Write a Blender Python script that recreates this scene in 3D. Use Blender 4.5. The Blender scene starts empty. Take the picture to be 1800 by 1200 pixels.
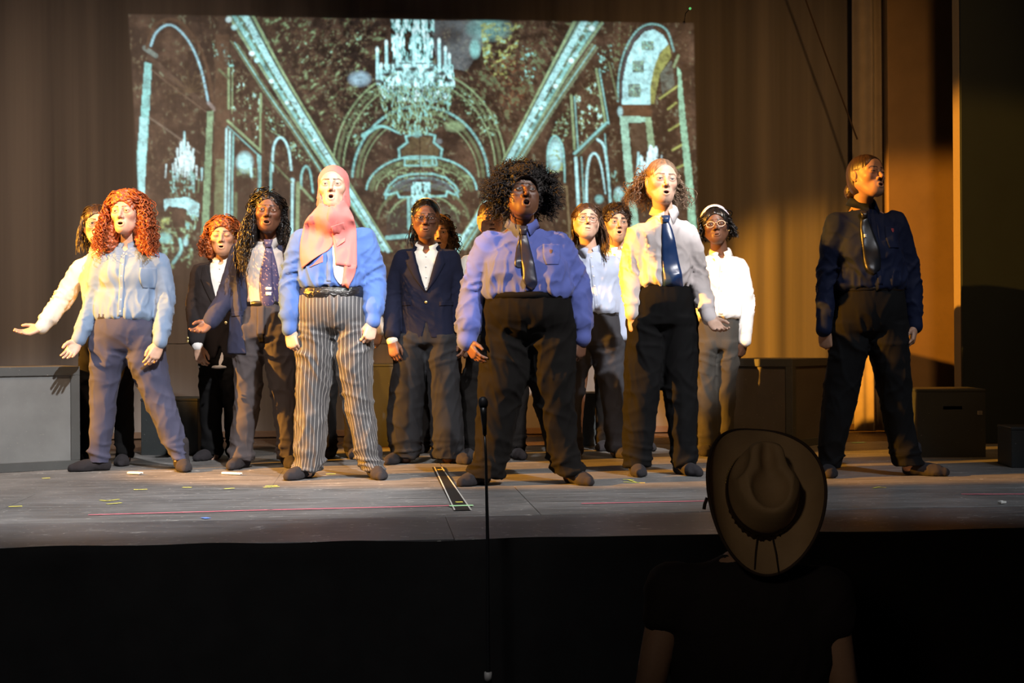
import bpy, math, random
import numpy as np
from mathutils import Matrix, Vector
from mathutils.bvhtree import BVHTree

# ------------------------------------------------------------------ camera, world, lights, exposure
SC = bpy.context.scene
COL = SC.collection
R = math.radians
FPX = 2500.0                      # focal length in pixels of an 1800 px wide frame
TH = R(5.5)                       # the camera is turned this far to the right of the stage's depth axis
RHO = 0.0062                      # slight roll
CAMZ = 0.76
CAM = np.array([0.0, -5.475, CAMZ])
RT = np.array([math.cos(TH), -math.sin(TH), 0.0])
FW = np.array([math.sin(TH), math.cos(TH), 0.0])
UP = np.array([0.0, 0.0, 1.0])
RC = math.cos(RHO) * RT - math.sin(RHO) * UP
UC = math.cos(RHO) * UP + math.sin(RHO) * RT

cam_data = bpy.data.cameras.new('camera')
cam_data.sensor_width = 36.0
cam_data.lens = FPX / 1800.0 * 36.0
cam_data.clip_end = 200
cam = bpy.data.objects.new('camera', cam_data)
COL.objects.link(cam)
M = Matrix.Identity(4)
for i in range(3):
    M[i][0], M[i][1], M[i][2], M[i][3] = RC[i], UC[i], -FW[i], CAM[i]
cam.matrix_world = M
SC.camera = cam

world = bpy.data.worlds.new('dark_house')
SC.world = world
world.use_nodes = True
world.node_tree.nodes['Background'].inputs[0].default_value = (0.30, 0.34, 0.45, 1)
world.node_tree.nodes['Background'].inputs[1].default_value = 0.011

SC.view_settings.view_transform = 'Standard'
SC.view_settings.look = 'None'
SC.view_settings.exposure = 0.0
SC.view_settings.gamma = 1.0
SC.view_settings.use_curve_mapping = False


def spot(name, loc, aim, watts, color, angle, blend=0.25, radius=0.06):
    d = bpy.data.lights.new(name, 'SPOT')
    d.energy = watts
    d.color = color
    d.spot_size = R(angle)
    d.spot_blend = blend
    d.shadow_soft_size = radius
    o = bpy.data.objects.new(name, d)
    o.location = loc
    v = Vector(aim) - Vector(loc)
    o.rotation_euler = v.to_track_quat('-Z', 'Y').to_euler()
    COL.objects.link(o)
    return o


WHITE = (1.0, 0.97, 0.96)
COOL = (0.86, 0.92, 1.0)
AMBER = (1.0, 0.40, 0.035)
spot('front_spot_left', (1.7, -4.8, 7.0), (-1.45, 2.25, 0.55), 6500, WHITE, 24.5, 0.5, 0.08)
spot('front_spot_middle', (4.0, -4.2, 7.2), (0.6, 2.1, 0.5), 3600, WHITE, 20, 0.6, 0.08)
spot('front_spot_centre', (-1.3, -5.0, 7.0), (0.30, 3.45, 0.75), 4200, WHITE, 9.5, 0.6, 0.08)
spot('front_spot_back', (3.4, -4.6, 7.0), (1.85, 3.85, 1.1), 8200, WHITE, 9.0, 0.35, 0.08)
spot('front_spot_right', (4.4, -3.8, 7.2), (2.6, 1.7, 0.2), 1500, COOL, 20, 0.8, 0.08)
spot('side_spot_amber', (-11.0, 0.6, 4.6), (0.37, 3.37, 1.18), 33000, AMBER, 18.5, 0.22, 0.06)
spot('front_spot_amber', (-6.6, -3.0, 6.2), (-0.85, 3.9, 1.25), 5200, AMBER, 9, 0.5, 0.06)
spot('back_wash_amber', (3.0, -0.5, 6.2), (2.9, 6.0, 0.6), 850, (1.0, 0.52, 0.18), 50, 1.0, 0.25)
spot('back_wash_left', (-2.8, -0.5, 6.2), (-2.2, 6.0, -0.6), 1600, (1.0, 0.68, 0.46), 58, 1.0, 0.25)
spot('apron_fill', (-0.8, -3.2, 6.4), (-0.6, 0.6, -0.1), 760, WHITE, 36, 0.9, 0.3)  # soft unseen fill, added to brighten the apron and skirt
spot('hat_fill', (-2.6, -9.0, 3.6), (1.22, -1.8, 0.4), 165, (1.0, 0.78, 0.55), 13, 1.0, 0.3)  # narrow warm fill lamp, added to lift the watcher's hat out of the dark


# ------------------------------------------------------------------ pixel <-> place helpers
def ray(px, py):
    a, b = (px - 900.0) / FPX, -(py - 600.0) / FPX
    return FW + a * RC + b * UC


def at(px, py, d):
    return CAM + d * ray(px, py)


def at_floor(px, py, z=0.0):
    r = ray(px, py)
    return CAM + r * ((z - CAMZ) / r[2])


def at_y(px, py, y):
    r = ray(px, py)
    return CAM + r * ((y - CAM[1]) / r[1])


# ------------------------------------------------------------------ mesh helpers
def mk(name, V, F, mat=None, parent=None, col=None, attrs=None, smooth=True, mats=None, midx=None):
    V = np.ascontiguousarray(V, dtype=np.float32)
    me = bpy.data.meshes.new(name)
    if isinstance(F, np.ndarray):
        n, k = F.shape
        me.vertices.add(len(V)); me.vertices.foreach_set('co', V.ravel())
        me.loops.add(n * k); me.loops.foreach_set('vertex_index', np.ascontiguousarray(F, dtype=np.int32).ravel())
        me.polygons.add(n)
        me.polygons.foreach_set('loop_start', np.arange(0, n * k, k, dtype=np.int32))
        me.update(calc_edges=True)
        me.validate()
    else:
        me.from_pydata(V.tolist(), [], F)
    if smooth:
        me.polygons.foreach_set('use_smooth', np.ones(len(me.polygons), dtype=bool))
    if col is not None and len(me.vertices) == len(V):
        ca = me.color_attributes.new('tint', 'FLOAT_COLOR', 'POINT')
        c4 = np.ones((len(V), 4), np.float32); c4[:, :3] = col
        ca.data.foreach_set('color', c4.ravel())
    if attrs:
        for an, av in attrs.items():
            a = me.attributes.new(an, 'FLOAT', 'POINT')
            a.data.foreach_set('value', np.asarray(av, np.float32))
    if mat is not None:
        me.materials.append(mat)
    o = bpy.data.objects.new(name, me)
    COL.objects.link(o)
    if parent is not None:
        o.parent = parent
    return o


def tag(o, label=None, cat=None, group=None, kind=None):
    if label: o['label'] = label
    if cat: o['category'] = cat
    if group: o['group'] = group
    if kind: o['kind'] = kind
    return o


class MB:
    """collects simple solids into one mesh"""
    def __init__(s): s.V, s.F = [], []
    def box(s, lo, hi, bev=0.0):
        b = len(s.V)
        x0, y0, z0 = lo; x1, y1, z1 = hi
        if bev <= 0:
            s.V += [(x0,y0,z0),(x1,y0,z0),(x1,y1,z0),(x0,y1,z0),(x0,y0,z1),(x1,y0,z1),(x1,y1,z1),(x0,y1,z1)]
            s.F += [tuple(b+i for i in f) for f in ((3,2,1,0),(4,5,6,7),(0,1,5,4),(1,2,6,5),(2,3,7,6),(3,0,4,7))]
            return s
        e = bev
        pts = []
        for ax in range(3):
            for sg in (0, 1):
                for (u, v) in ((0,0),(1,0),(1,1),(0,1)):
                    p = [0,0,0]
                    lo_, hi_ = (x0,y0,z0), (x1,y1,z1)
                    p[ax] = hi_[ax] if sg else lo_[ax]
                    o1, o2 = (ax+1)%3, (ax+2)%3
                    p[o1] = hi_[o1]-e if u else lo_[o1]+e
                    p[o2] = hi_[o2]-e if v else lo_[o2]+e
                    pts.append(tuple(p))
        s.V += pts
        def vid(ax, sg, u, v): return b + ax*8 + sg*4 + {(0,0):0,(1,0):1,(1,1):2,(0,1):3}[(u,v)]
        for ax in range(3):
            s.F.append(tuple(vid(ax,1,*q) for q in ((0,0),(1,0),(1,1),(0,1))))
            s.F.append(tuple(vid(ax,0,*q) for q in ((0,1),(1,1),(1,0),(0,0))))
        for ax in range(3):
            o1, o2 = (ax+1)%3, (ax+2)%3
            for s1 in (0,1):
                for s2 in (0,1):
                    # edge parallel to ax between faces o1=s1 and o2=s2
                    def pv(face_ax, sg, val_ax, oth_ax, oth):
                        u_ax = (face_ax+1)%3
                        return vid(face_ax, sg, val_ax, oth) if u_ax == ax else vid(face_ax, sg, oth, val_ax)
                    a0 = pv(o1, s1, 0, o2, s2); a1 = pv(o1, s1, 1, o2, s2)
                    b0 = pv(o2, s2, 0, o1, s1); b1 = pv(o2, s2, 1, o1, s1)
                    f = (a0, a1, b1, b0)
                    s.F.append(f if (s1 == s2) == (True) else f[::-1])
        for s0 in (0,1):
            for s1 in (0,1):
                for s2 in (0,1):
                    f = (vid(0,s0,s1,s2), vid(1,s1,s2,s0), vid(2,s2,s0,s1))
                    s.F.append(f if (s0+s1+s2)%2==1 else f[::-1])
        return s
    def tube(s, pts, radii, n=12, cap=True):
        pts = [np.array(p, float) for p in pts]
        if not hasattr(radii, '__len__'): radii = [radii]*len(pts)
        b = len(s.V)
        prev = None
        for i, p in enumerate(pts):
            t = pts[min(i+1,len(pts)-1)] - pts[max(i-1,0)]
            t = t/(np.linalg.norm(t)+1e-9)
            if prev is None:
                u = np.cross(t, [0,1,0] if abs(t[1]) < .9 else [1,0,0])
            else:
                u = prev - t*np.dot(prev,t)
            u = u/(np.linalg.norm(u)+1e-9); prev = u
            v = np.cross(t, u)
            for k in range(n):
                a = 2*math.pi*k/n
                s.V.append(tuple(p + radii[i]*(math.cos(a)*u + math.sin(a)*v)))
        for i in range(len(pts)-1):
            for k in range(n):
                k2 = (k+1) % n
                s.F.append((b+i*n+k, b+i*n+k2, b+(i+1)*n+k2, b+(i+1)*n+k))
        if cap:
            s.F.append(tuple(b+k for k in range(n))[::-1])
            s.F.append(tuple(b+(len(pts)-1)*n+k for k in range(n)))
        return s
    def xform(s, M3, t):
        s.V = [tuple(np.asarray(M3) @ np.asarray(v) + np.asarray(t)) for v in s.V]; return s
    def build(s, name, mat, parent=None, smooth=False):
        return mk(name, np.array(s.V), s.F, mat, parent, smooth=smooth)


# ------------------------------------------------------------------ noise
_rs = np.random.RandomState(7)
_PERM = _rs.permutation(512).astype(np.int64) % 256
_PERM = np.concatenate([_PERM, _PERM])
_GR = _rs.normal(size=(256, 3)); _GR /= np.linalg.norm(_GR, axis=1)[:, None]


def perlin(P):
    P = np.asarray(P, np.float64)
    I = np.floor(P).astype(np.int64); Fr = P - I
    U = Fr*Fr*Fr*(Fr*(Fr*6-15)+10)
    I &= 255
    out = 0
    for dx in (0,1):
        for dy in (0,1):
            for dz in (0,1):
                h = _PERM[_PERM[_PERM[(I[...,0]+dx) & 255] + ((I[...,1]+dy) & 255)] + ((I[...,2]+dz) & 255)]
                g = _GR[h]
                d = (g*(Fr-np.array([dx,dy,dz]))).sum(-1)
                w = (U[...,0] if dx else 1-U[...,0])*(U[...,1] if dy else 1-U[...,1])*(U[...,2] if dz else 1-U[...,2])
                out = out + w*d
    return out*1.6


def ridge(P):
    return 1.0 - np.minimum(np.abs(perlin(P))*2.2, 1.0)


# ------------------------------------------------------------------ signed-distance solids on a grid -> one smooth closed mesh
class G:
    def __init__(s, lo, hi, h):
        s.lo = np.array(lo, float); s.h = h
        n = np.ceil((np.array(hi, float)-s.lo)/h).astype(int)+1
        s.ax = [s.lo[i]+h*np.arange(n[i]) for i in range(3)]
        s.f = np.full(tuple(n), 0.6, np.float32)
    def _sl(s, lo, hi):
        sl = []
        for i in range(3):
            a = max(0, int(math.floor((lo[i]-s.lo[i])/s.h))); b = min(len(s.ax[i]), int(math.ceil((hi[i]-s.lo[i])/s.h))+1)
            if b <= a: return None
            sl.append(slice(a, b))
        return tuple(sl)
    def _go(s, fn, lo, hi, k, op):
        m = max(k*1.1, 2.5*s.h)
        sl = s._sl(np.array(lo)-m, np.array(hi)+m)
        if sl is None: return
        X = s.ax[0][sl[0]][:,None,None]; Y = s.ax[1][sl[1]][None,:,None]; Z = s.ax[2][sl[2]][None,None,:]
        d = fn(X, Y, Z).astype(np.float32)
        a = s.f[sl]
        if op == 'cut':
            a = -a
            if k > 0:
                hh = np.maximum(k-np.abs(a-d), 0)/k
                r = -(np.minimum(a, d)-hh*hh*k*0.25)
            else: r = -np.minimum(a, d)
        else:
            if k > 0:
                hh = np.maximum(k-np.abs(a-d), 0)/k
                r = np.minimum(a, d)-hh*hh*k*0.25
            else: r = np.minimum(a, d)
        s.f[sl] = r
    def cap(s, a, b, ra, rb=None, k=0.0, op='add'):
        rb = ra if rb is None else rb
        a = np.array(a, float); b = np.array(b, float); ab = b-a; L2 = float(ab@ab)+1e-12
        m = max(ra, rb)
        def fn(X, Y, Z):
            t = np.clip(((X-a[0])*ab[0]+(Y-a[1])*ab[1]+(Z-a[2])*ab[2])/L2, 0, 1)
            return np.sqrt((X-a[0]-t*ab[0])**2+(Y-a[1]-t*ab[1])**2+(Z-a[2]-t*ab[2])**2)-(ra+(rb-ra)*t)
        s._go(fn, np.minimum(a,b)-m, np.maximum(a,b)+m, k, op)
    def ell(s, c, r, k=0.0, op='add', rot=None):
        c = np.array(c, float); r = np.array([r]*3 if not hasattr(r,'__len__') else r, float)
        m = max(r) if rot is not None else r
        def fn(X, Y, Z):
            X, Y, Z = X-c[0], Y-c[1], Z-c[2]
            if rot is not None:
                X, Y, Z = (rot[0][0]*X+rot[1][0]*Y+rot[2][0]*Z, rot[0][1]*X+rot[1][1]*Y+rot[2][1]*Z, rot[0][2]*X+rot[1][2]*Y+rot[2][2]*Z)
            k0 = np.sqrt((X/r[0])**2+(Y/r[1])**2+(Z/r[2])**2)
            k1 = np.sqrt((X/r[0]**2)**2+(Y/r[1]**2)**2+(Z/r[2]**2)**2)+1e-9
            return k0*(k0-1)/k1
        s._go(fn, c-m, c+m, k, op)
    def chain(s, pts, rad, k=0.0, op='add'):
        for i in range(len(pts)-1):
            s.cap(pts[i], pts[i+1], rad[i], rad[i+1], k if i == 0 else min(k, 0.012), op)
    def loft(s, z, cx, cy, rx, ry, p=2.3, yaw=0.0, k=0.0, op='add'):
        z = np.array(z, float); o = np.argsort(z)
        z, cx, cy, rx, ry = [np.array(q, float)[o] for q in (z, cx, cy, rx, ry)]
        m = max(rx.max(), ry.max())
        lo = (cx.min()-m, cy.min()-m, z[0]); hi = (cx.max()+m, cy.max()+m, z[-1])
        def pc(Zv, q):
            # smooth (cosine-free cubic) interpolation
            i = np.clip(np.searchsorted(z, Zv)-1, 0, len(z)-2)
            t = np.clip((Zv-z[i])/(z[i+1]-z[i]), 0, 1)
            sl_ = np.diff(q)/np.diff(z); ml = np.zeros(len(z)); ml[0], ml[-1] = sl_[0], sl_[-1]
            if len(z) > 2:
                pr = sl_[:-1]*sl_[1:]; ml[1:-1] = np.where(pr > 0, 2*pr/(sl_[:-1]+sl_[1:]+1e-12*np.sign(sl_[:-1]+sl_[1:]+1e-30)), 0)
            dz = z[i+1]-z[i]
            return ((2*t**3-3*t**2+1)*q[i]+(t**3-2*t**2+t)*dz*ml[i]+(-2*t**3+3*t**2)*q[i+1]+(t**3-t**2)*dz*ml[i+1])
        def fn(X, Y, Z):
            CX, CY, RX, RY = [pc(Z, q) for q in (cx, cy, rx, ry)]
            U, Vv = X-CX, Y-CY
            if yaw:
                c, sn = math.cos(yaw), math.sin(yaw)
                U, Vv = c*U+sn*Vv, -sn*U+c*Vv
            d = ((np.abs(U/RX)**p+np.abs(Vv/RY)**p)**(1/p)-1)*np.minimum(RX, RY)
            return np.maximum(d, np.maximum(z[0]-Z, Z-z[-1]))
        s._go(fn, lo, hi, k, op)
    def fn(s, f, lo, hi, k=0.0, op='add'):
        s._go(f, lo, hi, k, op)
    def mesh(s):
        f = s.f
        f = np.where(f == 0, 1e-6, f)
        sg = f < 0
        c = np.zeros(tuple(np.array(f.shape)-1), np.int8)
        for dx in (0,1):
            for dy in (0,1):
                for dz in (0,1):
                    c += sg[dx:sg.shape[0]-1+dx, dy:sg.shape[1]-1+dy, dz:sg.shape[2]-1+dz]
        act = (c > 0) & (c < 8)
        ii = np.argwhere(act)
        idx = np.full(act.shape, -1, np.int64); idx[act] = np.arange(len(ii))
        acc = np.zeros((len(ii),3)); num = np.zeros(len(ii))
        cs = [(0,0,0),(1,0,0),(0,1,0),(1,1,0),(0,0,1),(1,0,1),(0,1,1),(1,1,1)]
        for a in cs:
            for axn in range(3):
                if a[axn]: continue
                b = list(a); b[axn] = 1
                fa = f[ii[:,0]+a[0], ii[:,1]+a[1], ii[:,2]+a[2]]; fb = f[ii[:,0]+b[0], ii[:,1]+b[1], ii[:,2]+b[2]]
                m = (fa < 0) != (fb < 0)
                t = np.where(m, fa/np.where(m, fa-fb, 1), 0)
                p = np.array(a, float)[None,:].repeat(len(ii), 0); p[:,axn] += t
                acc[m] += p[m]; num[m] += 1
        V = s.lo+s.h*(ii+acc/num[:,None])
        Fs = []
        for axn in range(3):
            o1, o2 = (axn+1)%3, (axn+2)%3
            s0 = [slice(1,-1)]*3; s1 = [slice(1,-1)]*3
            s0[axn] = slice(0,-1); s1[axn] = slice(1,None)
            e = sg[tuple(s0)] != sg[tuple(s1)]
            q = np.argwhere(e)
            if not len(q): continue
            inside = sg[tuple(s0)][e]
            base = q.copy(); base[:,o1] += 1; base[:,o2] += 1
            def cid(d1, d2):
                w = base.copy(); w[:,o1] -= d1; w[:,o2] -= d2
                return idx[w[:,0], w[:,1], w[:,2]]
            A, B, Cc, D = cid(1,1), cid(0,1), cid(0,0), cid(1,0)
            quad = np.stack([A,B,Cc,D], 1)
            quad[~inside] = quad[~inside][:,::-1]
            Fs.append(quad)
        Fq = np.concatenate(Fs)
        Fq = Fq[(Fq >= 0).all(1)]
        return V, Fq


def normals(V, F):
    n = np.cross(V[F[:,2]]-V[F[:,0]], V[F[:,3]]-V[F[:,1]])
    N = np.zeros_like(V)
    for k in range(4):
        for a in range(3):
            N[:,a] += np.bincount(F[:,k], n[:,a], len(V))
    return N/(np.linalg.norm(N, axis=1)[:,None]+1e-12)


def smooth_mesh(V, F, it=1, lam=0.5):
    e = np.concatenate([F[:,[0,1]],F[:,[1,2]],F[:,[2,3]],F[:,[3,0]]]); e = np.concatenate([e, e[:,::-1]])
    cnt = np.bincount(e[:,0], minlength=len(V))[:,None]+1e-9
    for _ in range(it):
        A = np.stack([np.bincount(e[:,0], V[e[:,1],a], len(V)) for a in range(3)], 1)/cnt
        V = V+lam*(A-V)
    return V


def sphere_q(c, r, n=16, m=10):
    th = np.linspace(0, math.pi, m+1); ph = np.arange(n)*2*math.pi/n
    T, Pp = np.meshgrid(th, ph, indexing='ij')
    r = np.array([r]*3 if not hasattr(r,'__len__') else r)
    # the poles point along y
    V = np.stack([np.sin(T)*np.cos(Pp)*r[0], -np.cos(T)*r[1], np.sin(T)*np.sin(Pp)*r[2]], -1).reshape(-1,3)+np.array(c)
    F = []
    for i in range(m):
        for k in range(n):
            F.append((i*n+k, i*n+(k+1)%n, (i+1)*n+(k+1)%n, (i+1)*n+k))
    return V, np.array(F)


# ------------------------------------------------------------------ materials
def srgb(r, g, b):
    return tuple((c/255/12.92 if c/255 <= .04045 else ((c/255+.055)/1.055)**2.4) for c in (r, g, b))


class NT:
    def __init__(s, name):
        s.m = bpy.data.materials.new(name); s.m.use_nodes = True
        s.t = s.m.node_tree; s.b = s.t.nodes['Principled BSDF']
    def n(s, typ, **kw):
        nd = s.t.nodes.new(typ)
        for k, v in kw.items():
            if k.startswith('i_'): nd.inputs[k[2:].replace('_',' ')].default_value = v
            else: setattr(nd, k, v)
        return nd
    def l(s, a, b): s.t.links.new(a, b)
    def mix(s, fac, a, b):
        nd = s.t.nodes.new('ShaderNodeMix'); nd.data_type = 'RGBA'
        for sock, v in ((nd.inputs[0], fac), (nd.inputs[6], a), (nd.inputs[7], b)):
            if hasattr(v, 'is_output'): s.l(v, sock)
            elif isinstance(v, (int, float)): sock.default_value = v
            else: sock.default_value = (*v[:3], 1)
        return nd.outputs[2]
    def math(s, op, a, b=None, c=None):
        nd = s.t.nodes.new('ShaderNodeMath'); nd.operation = op
        for i, v in enumerate((a, b, c)):
            if v is None: continue
            if hasattr(v, 'is_output'): s.l(v, nd.inputs[i])
            else: nd.inputs[i].default_value = v
        return nd.outputs[0]
    def ramp(s, fac, stops):
        nd = s.t.nodes.new('ShaderNodeValToRGB')
        el = nd.color_ramp.elements
        while len(el) < len(stops): el.new(0.5)
        for e, (p, c) in zip(el, stops):
            e.position = p; e.color = (*c, 1) if len(c) == 3 else c
        s.l(fac, nd.inputs[0]); return nd.outputs[0]
    def coords(s, scale=(1,1,1), kind='Object'):
        tc = s.n('ShaderNodeTexCoord'); mp = s.n('ShaderNodeMapping'); mp.inputs['Scale'].default_value = scale
        s.l(tc.outputs[kind], mp.inputs[0]); return mp.outputs[0]
    def noise(s, scale, vec=None, detail=3, rough=.5):
        nd = s.n('ShaderNodeTexNoise'); nd.inputs['Scale'].default_value = scale; nd.inputs['Detail'].default_value = detail
        nd.inputs['Roughness'].default_value = rough
        s.l(vec if vec is not None else s.coords(), nd.inputs['Vector']); return nd.outputs[0]
    def bump(s, h, dist=.001, strength=.5):
        nd = s.n('ShaderNodeBump'); nd.inputs['Distance'].default_value = dist; nd.inputs['Strength'].default_value = strength
        s.l(h, nd.inputs['Height']); s.l(nd.outputs[0], s.b.inputs['Normal'])
    def set(s, **kw):
        for k, v in kw.items():
            key = k.replace('_', ' ')
            if hasattr(v, 'is_output'): s.l(v, s.b.inputs[key])
            elif isinstance(v, (tuple, list)) and len(v) == 3: s.b.inputs[key].default_value = (*v, 1)
            else: s.b.inputs[key].default_value = v
        return s


_mc = {}


def fabric(name, c, rough=.85, var=.12, sheen=.15, weave=900, spec=.2):
    if name in _mc: return _mc[name]
    t = NT(name)
    nz = t.noise(9, detail=4)
    c0 = tuple(x*(1-var) for x in c); c1 = tuple(min(1, x*(1+var)) for x in c)
    t.set(Base_Color=t.mix(nz, c0, c1), Roughness=rough, Sheen_Weight=sheen*min(1, sum(c)/.9), Specular_IOR_Level=spec if sum(c) > .3 else spec*.5)
    t.bump(t.noise(weave, detail=2), .0006, .35)
    _mc[name] = t.m
    return t.m


def plain(name, c, rough=.5, metal=0., spec=.5, var=.1, scale=40):
    if name in _mc: return _mc[name]
    t = NT(name)
    nz = t.noise(scale, detail=3)
    t.set(Base_Color=t.mix(nz, tuple(x*(1-var) for x in c), tuple(min(1, x*(1+var)) for x in c)), Roughness=rough, Metallic=metal, Specular_IOR_Level=spec)
    _mc[name] = t.m
    return t.m


def tint_mat(name, rough=.5, spec=.4):
    if name in _mc: return _mc[name]
    t = NT(name)
    a = t.n('ShaderNodeAttribute', attribute_name='tint')
    nz = t.noise(120, detail=3)
    t.set(Base_Color=t.mix(t.math('MULTIPLY', nz, .18), a.outputs['Color'], (0.0, 0.0, 0.0)), Roughness=rough, Specular_IOR_Level=spec)
    t.bump(t.noise(700, detail=2), .0005, .2)
    _mc[name] = t.m
    return t.m


def hair_mat(name, c, rough=.42):
    if name in _mc: return _mc[name]
    t = NT(name)
    nz = t.noise(60, t.coords((1, 1, .35)), detail=4)
    t.set(Base_Color=t.ramp(nz, [(.25, tuple(x*.45 for x in c)), (.75, tuple(min(1, x*1.5) for x in c))]), Roughness=rough, Specular_IOR_Level=.5)
    t.bump(t.noise(260, t.coords((1, 1, .15)), detail=2), .002, .5)
    _mc[name] = t.m
    return t.m

# ------------------------------------------------------------------ the setting: deck, curtain, flats, skirt, pit
CURT_Y = 6.0


def floor_mat(name, dark, light, rough):
    t = NT(name)
    big = t.noise(1.3, t.coords((1, 1.6, 1)), 4, .6)
    streak = t.noise(5.0, t.coords((.35, 7, 1)), 5, .7)
    sk_ = t.ramp(streak, [(.34, (0, 0, 0)), (.68, (1, 1, 1))])
    base = t.mix(sk_, dark, light)
    bg = t.ramp(big, [(.36, (1, 1, 1)), (.62, (0, 0, 0))])
    base = t.mix(t.math('MULTIPLY', bg, .5), base, tuple(c*.6 for c in dark))
    scr = t.noise(11, t.coords((.5, 9, 1)), 6, .8)
    scm = t.ramp(scr, [(.57, (0, 0, 0)), (.66, (1, 1, 1))])
    base = t.mix(t.math('MULTIPLY', scm, .35), base, tuple(min(1, c*1.9) for c in light))
    for sc_n, fac, seed_ in ((1.7, .0022, (.9, 1.6, 1)), (3.1, .0030, (.6, 2.4, 1))):
        ln = t.noise(sc_n, t.coords(seed_), 3, .6)
        msk = t.ramp(t.noise(2.3*sc_n, t.coords((1.3, 1.1, 1)), 2), [(.54, (0, 0, 0)), (.60, (1, 1, 1))])
        m_ = t.math('MULTIPLY', t.math('LESS_THAN', t.math('ABSOLUTE', t.math('SUBTRACT', ln, .5)), fac), msk)
        base = t.mix(t.math('MULTIPLY', m_, .55), base, (.5, .49, .46))
    sp = t.noise(38, t.coords((.6, 1.6, 1)), 2, .5)
    spm = t.ramp(sp, [(.69, (0, 0, 0)), (.72, (1, 1, 1))])
    base = t.mix(t.math('MULTIPLY', spm, .8), base, (.55, .53, .48))
    t.set(Base_Color=base, Roughness=t.math('MULTIPLY_ADD', streak, .3, rough), Specular_IOR_Level=.4)
    t.bump(streak, .002, .25)
    return t.m


M_DECK = floor_mat('black_hardboard', (.07, .07, .069), (.27, .267, .264), .36)
M_APRON = floor_mat('black_apron_paint', (.055, .053, .055), (.165, .160, .162), .32)
M_BACKFLOOR = floor_mat('brown_back_boards', (.05, .03, .018), (.11, .065, .035), .4)
M_BLACK = plain('black_underside', (.008, .008, .008), .8)

fl = tag(MB().box((-12.5, 0.02, -.14), (8, 6.6, -.012)).build('floor', M_BLACK), 'black wooden stage deck laid with worn hardboard sheets', 'floor', kind='structure')
rows = [(0.0, .727, 3.05, -.6, M_APRON), (.727, 1.941, 2.44, -1.02, M_DECK), (1.941, 3.155, 2.44, .25, M_DECK),
        (3.155, 4.369, 2.44, -.7, M_DECK), (4.369, 4.80, 2.44, .4, M_DECK), (4.80, 6.6, 1.83, .1, M_BACKFLOOR)]
rr = random.Random(3)
for (y0, y1, w, off, m) in rows:
    x = -12.5 - off - w
    while x < 8:
        a, b = max(x, -12.5), min(x+w, 8)
        if b-a > .05:
            dz = rr.uniform(-.0015, .0015)
            MB().box((a+.0012, y0+.0022, -.012), (b-.0012, y1-.0022, dz), .0012).build('floor_panel', m, fl)
        x += w

pit = tag(MB().box((-8, -7.4, -1.3), (8, .05, -1.2)).build('floor_pit', plain('dark_pit_carpet', (.012, .012, .014), .95)), 'dark floor in front of the stage', 'floor', kind='structure')

# black skirt in front of the stage
M_SKIRT = fabric('black_skirt_cloth', (.012, .0115, .0115), .9, .3, .1, 300)
xs = np.linspace(-8, 8, 420)
zs = np.array([.004, -.012, -.03, -.07, -.14, -.3, -.6, -.9, -1.195])
X, Z = np.meshgrid(xs, zs)
q = np.stack([X*1.1, Z*.3+3, X*0+1.5], -1)
fold = .028*perlin(q*np.array([2.2, 1, 1]))+.012*perlin(q*np.array([7, 1.5, 1])+9)
hz = .012*perlin(np.stack([X*2.2, X*0, X*0+5], -1))*np.exp(-((Z-.0)/.05)**2)
Yv = -.028+fold*np.clip(-Z*4, 0, 1)-.012*np.clip(1-np.abs(Z+.03)/.06, 0, 1)*np.abs(perlin(np.stack([X*1.4, X*0, Z*0+2.2], -1)))
Yv = np.minimum(Yv, -.004)
Vs = np.stack([X, Yv, Z+hz], -1).reshape(-1, 3)
nx = len(xs)
Fq = np.array([(i*nx+j, (i+1)*nx+j, (i+1)*nx+j+1, i*nx+j+1) for i in range(len(zs)-1) for j in range(nx-1)])
sk = tag(mk('stage_skirt', Vs, Fq, M_SKIRT), 'black cloth skirt hanging down the front of the stage', 'drape')
MB().box((-8, -.004, -1.2), (8, .02, -.013)).build('backing_board', M_BLACK, sk)


def fold_y(x, z):
    """depth of the back curtain's folds at x"""
    x = np.asarray(x, float); z = np.asarray(z, float)
    p = np.stack([x*.9, z*.05, x*0+.7], -1)
    a = perlin(p*np.array([1.0, 1, 1]))*.055 + perlin(p*np.array([3.3, 1.3, 1])+4)*.032 + perlin(p*np.array([8.5, 1.6, 1])+8)*.010
    return a*(.62+1.2*np.clip((x-2.2)/.6, 0, 1))


M_CURT = NT('backdrop_cloth')
_st = M_CURT.noise(3.2, M_CURT.coords((1, 1, .02)), 4, .6)
_w = M_CURT.noise(500, detail=2)
M_CURT.set(Base_Color=M_CURT.ramp(_st, [(.3, (.092, .086, .085)), (.7, (.215, .197, .181))]), Roughness=.9, Specular_IOR_Level=.1, Sheen_Weight=.1)
M_CURT.bump(_w, .0008, .3)
M_CURT = M_CURT.m
xr = float(at_y(1506, 400, CURT_Y)[0])
xs = np.arange(-10.0, xr+.001, .022); xs[-1] = xr
zs = np.array([.03, .06, .5, 1.2, 2, 3, 4, 5, 6.2])
X, Z = np.meshgrid(xs, zs)
Vs = np.stack([X, CURT_Y+fold_y(X, Z), Z], -1).reshape(-1, 3)
nx = len(xs)
Fq = np.array([(i*nx+j, i*nx+j+1, (i+1)*nx+j+1, (i+1)*nx+j) for i in range(len(zs)-1) for j in range(nx-1)])
cu = tag(mk('back_curtain', Vs, Fq, M_CURT), 'pale backdrop curtain hanging in soft folds across the back of the stage', 'curtain')
MB().box((-10.0, CURT_Y-.02, .008), (xr, CURT_Y+.06, .06), .006).build('bottom_pipe', plain('brown_batten', (.10, .06, .035), .7), cu)

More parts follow.
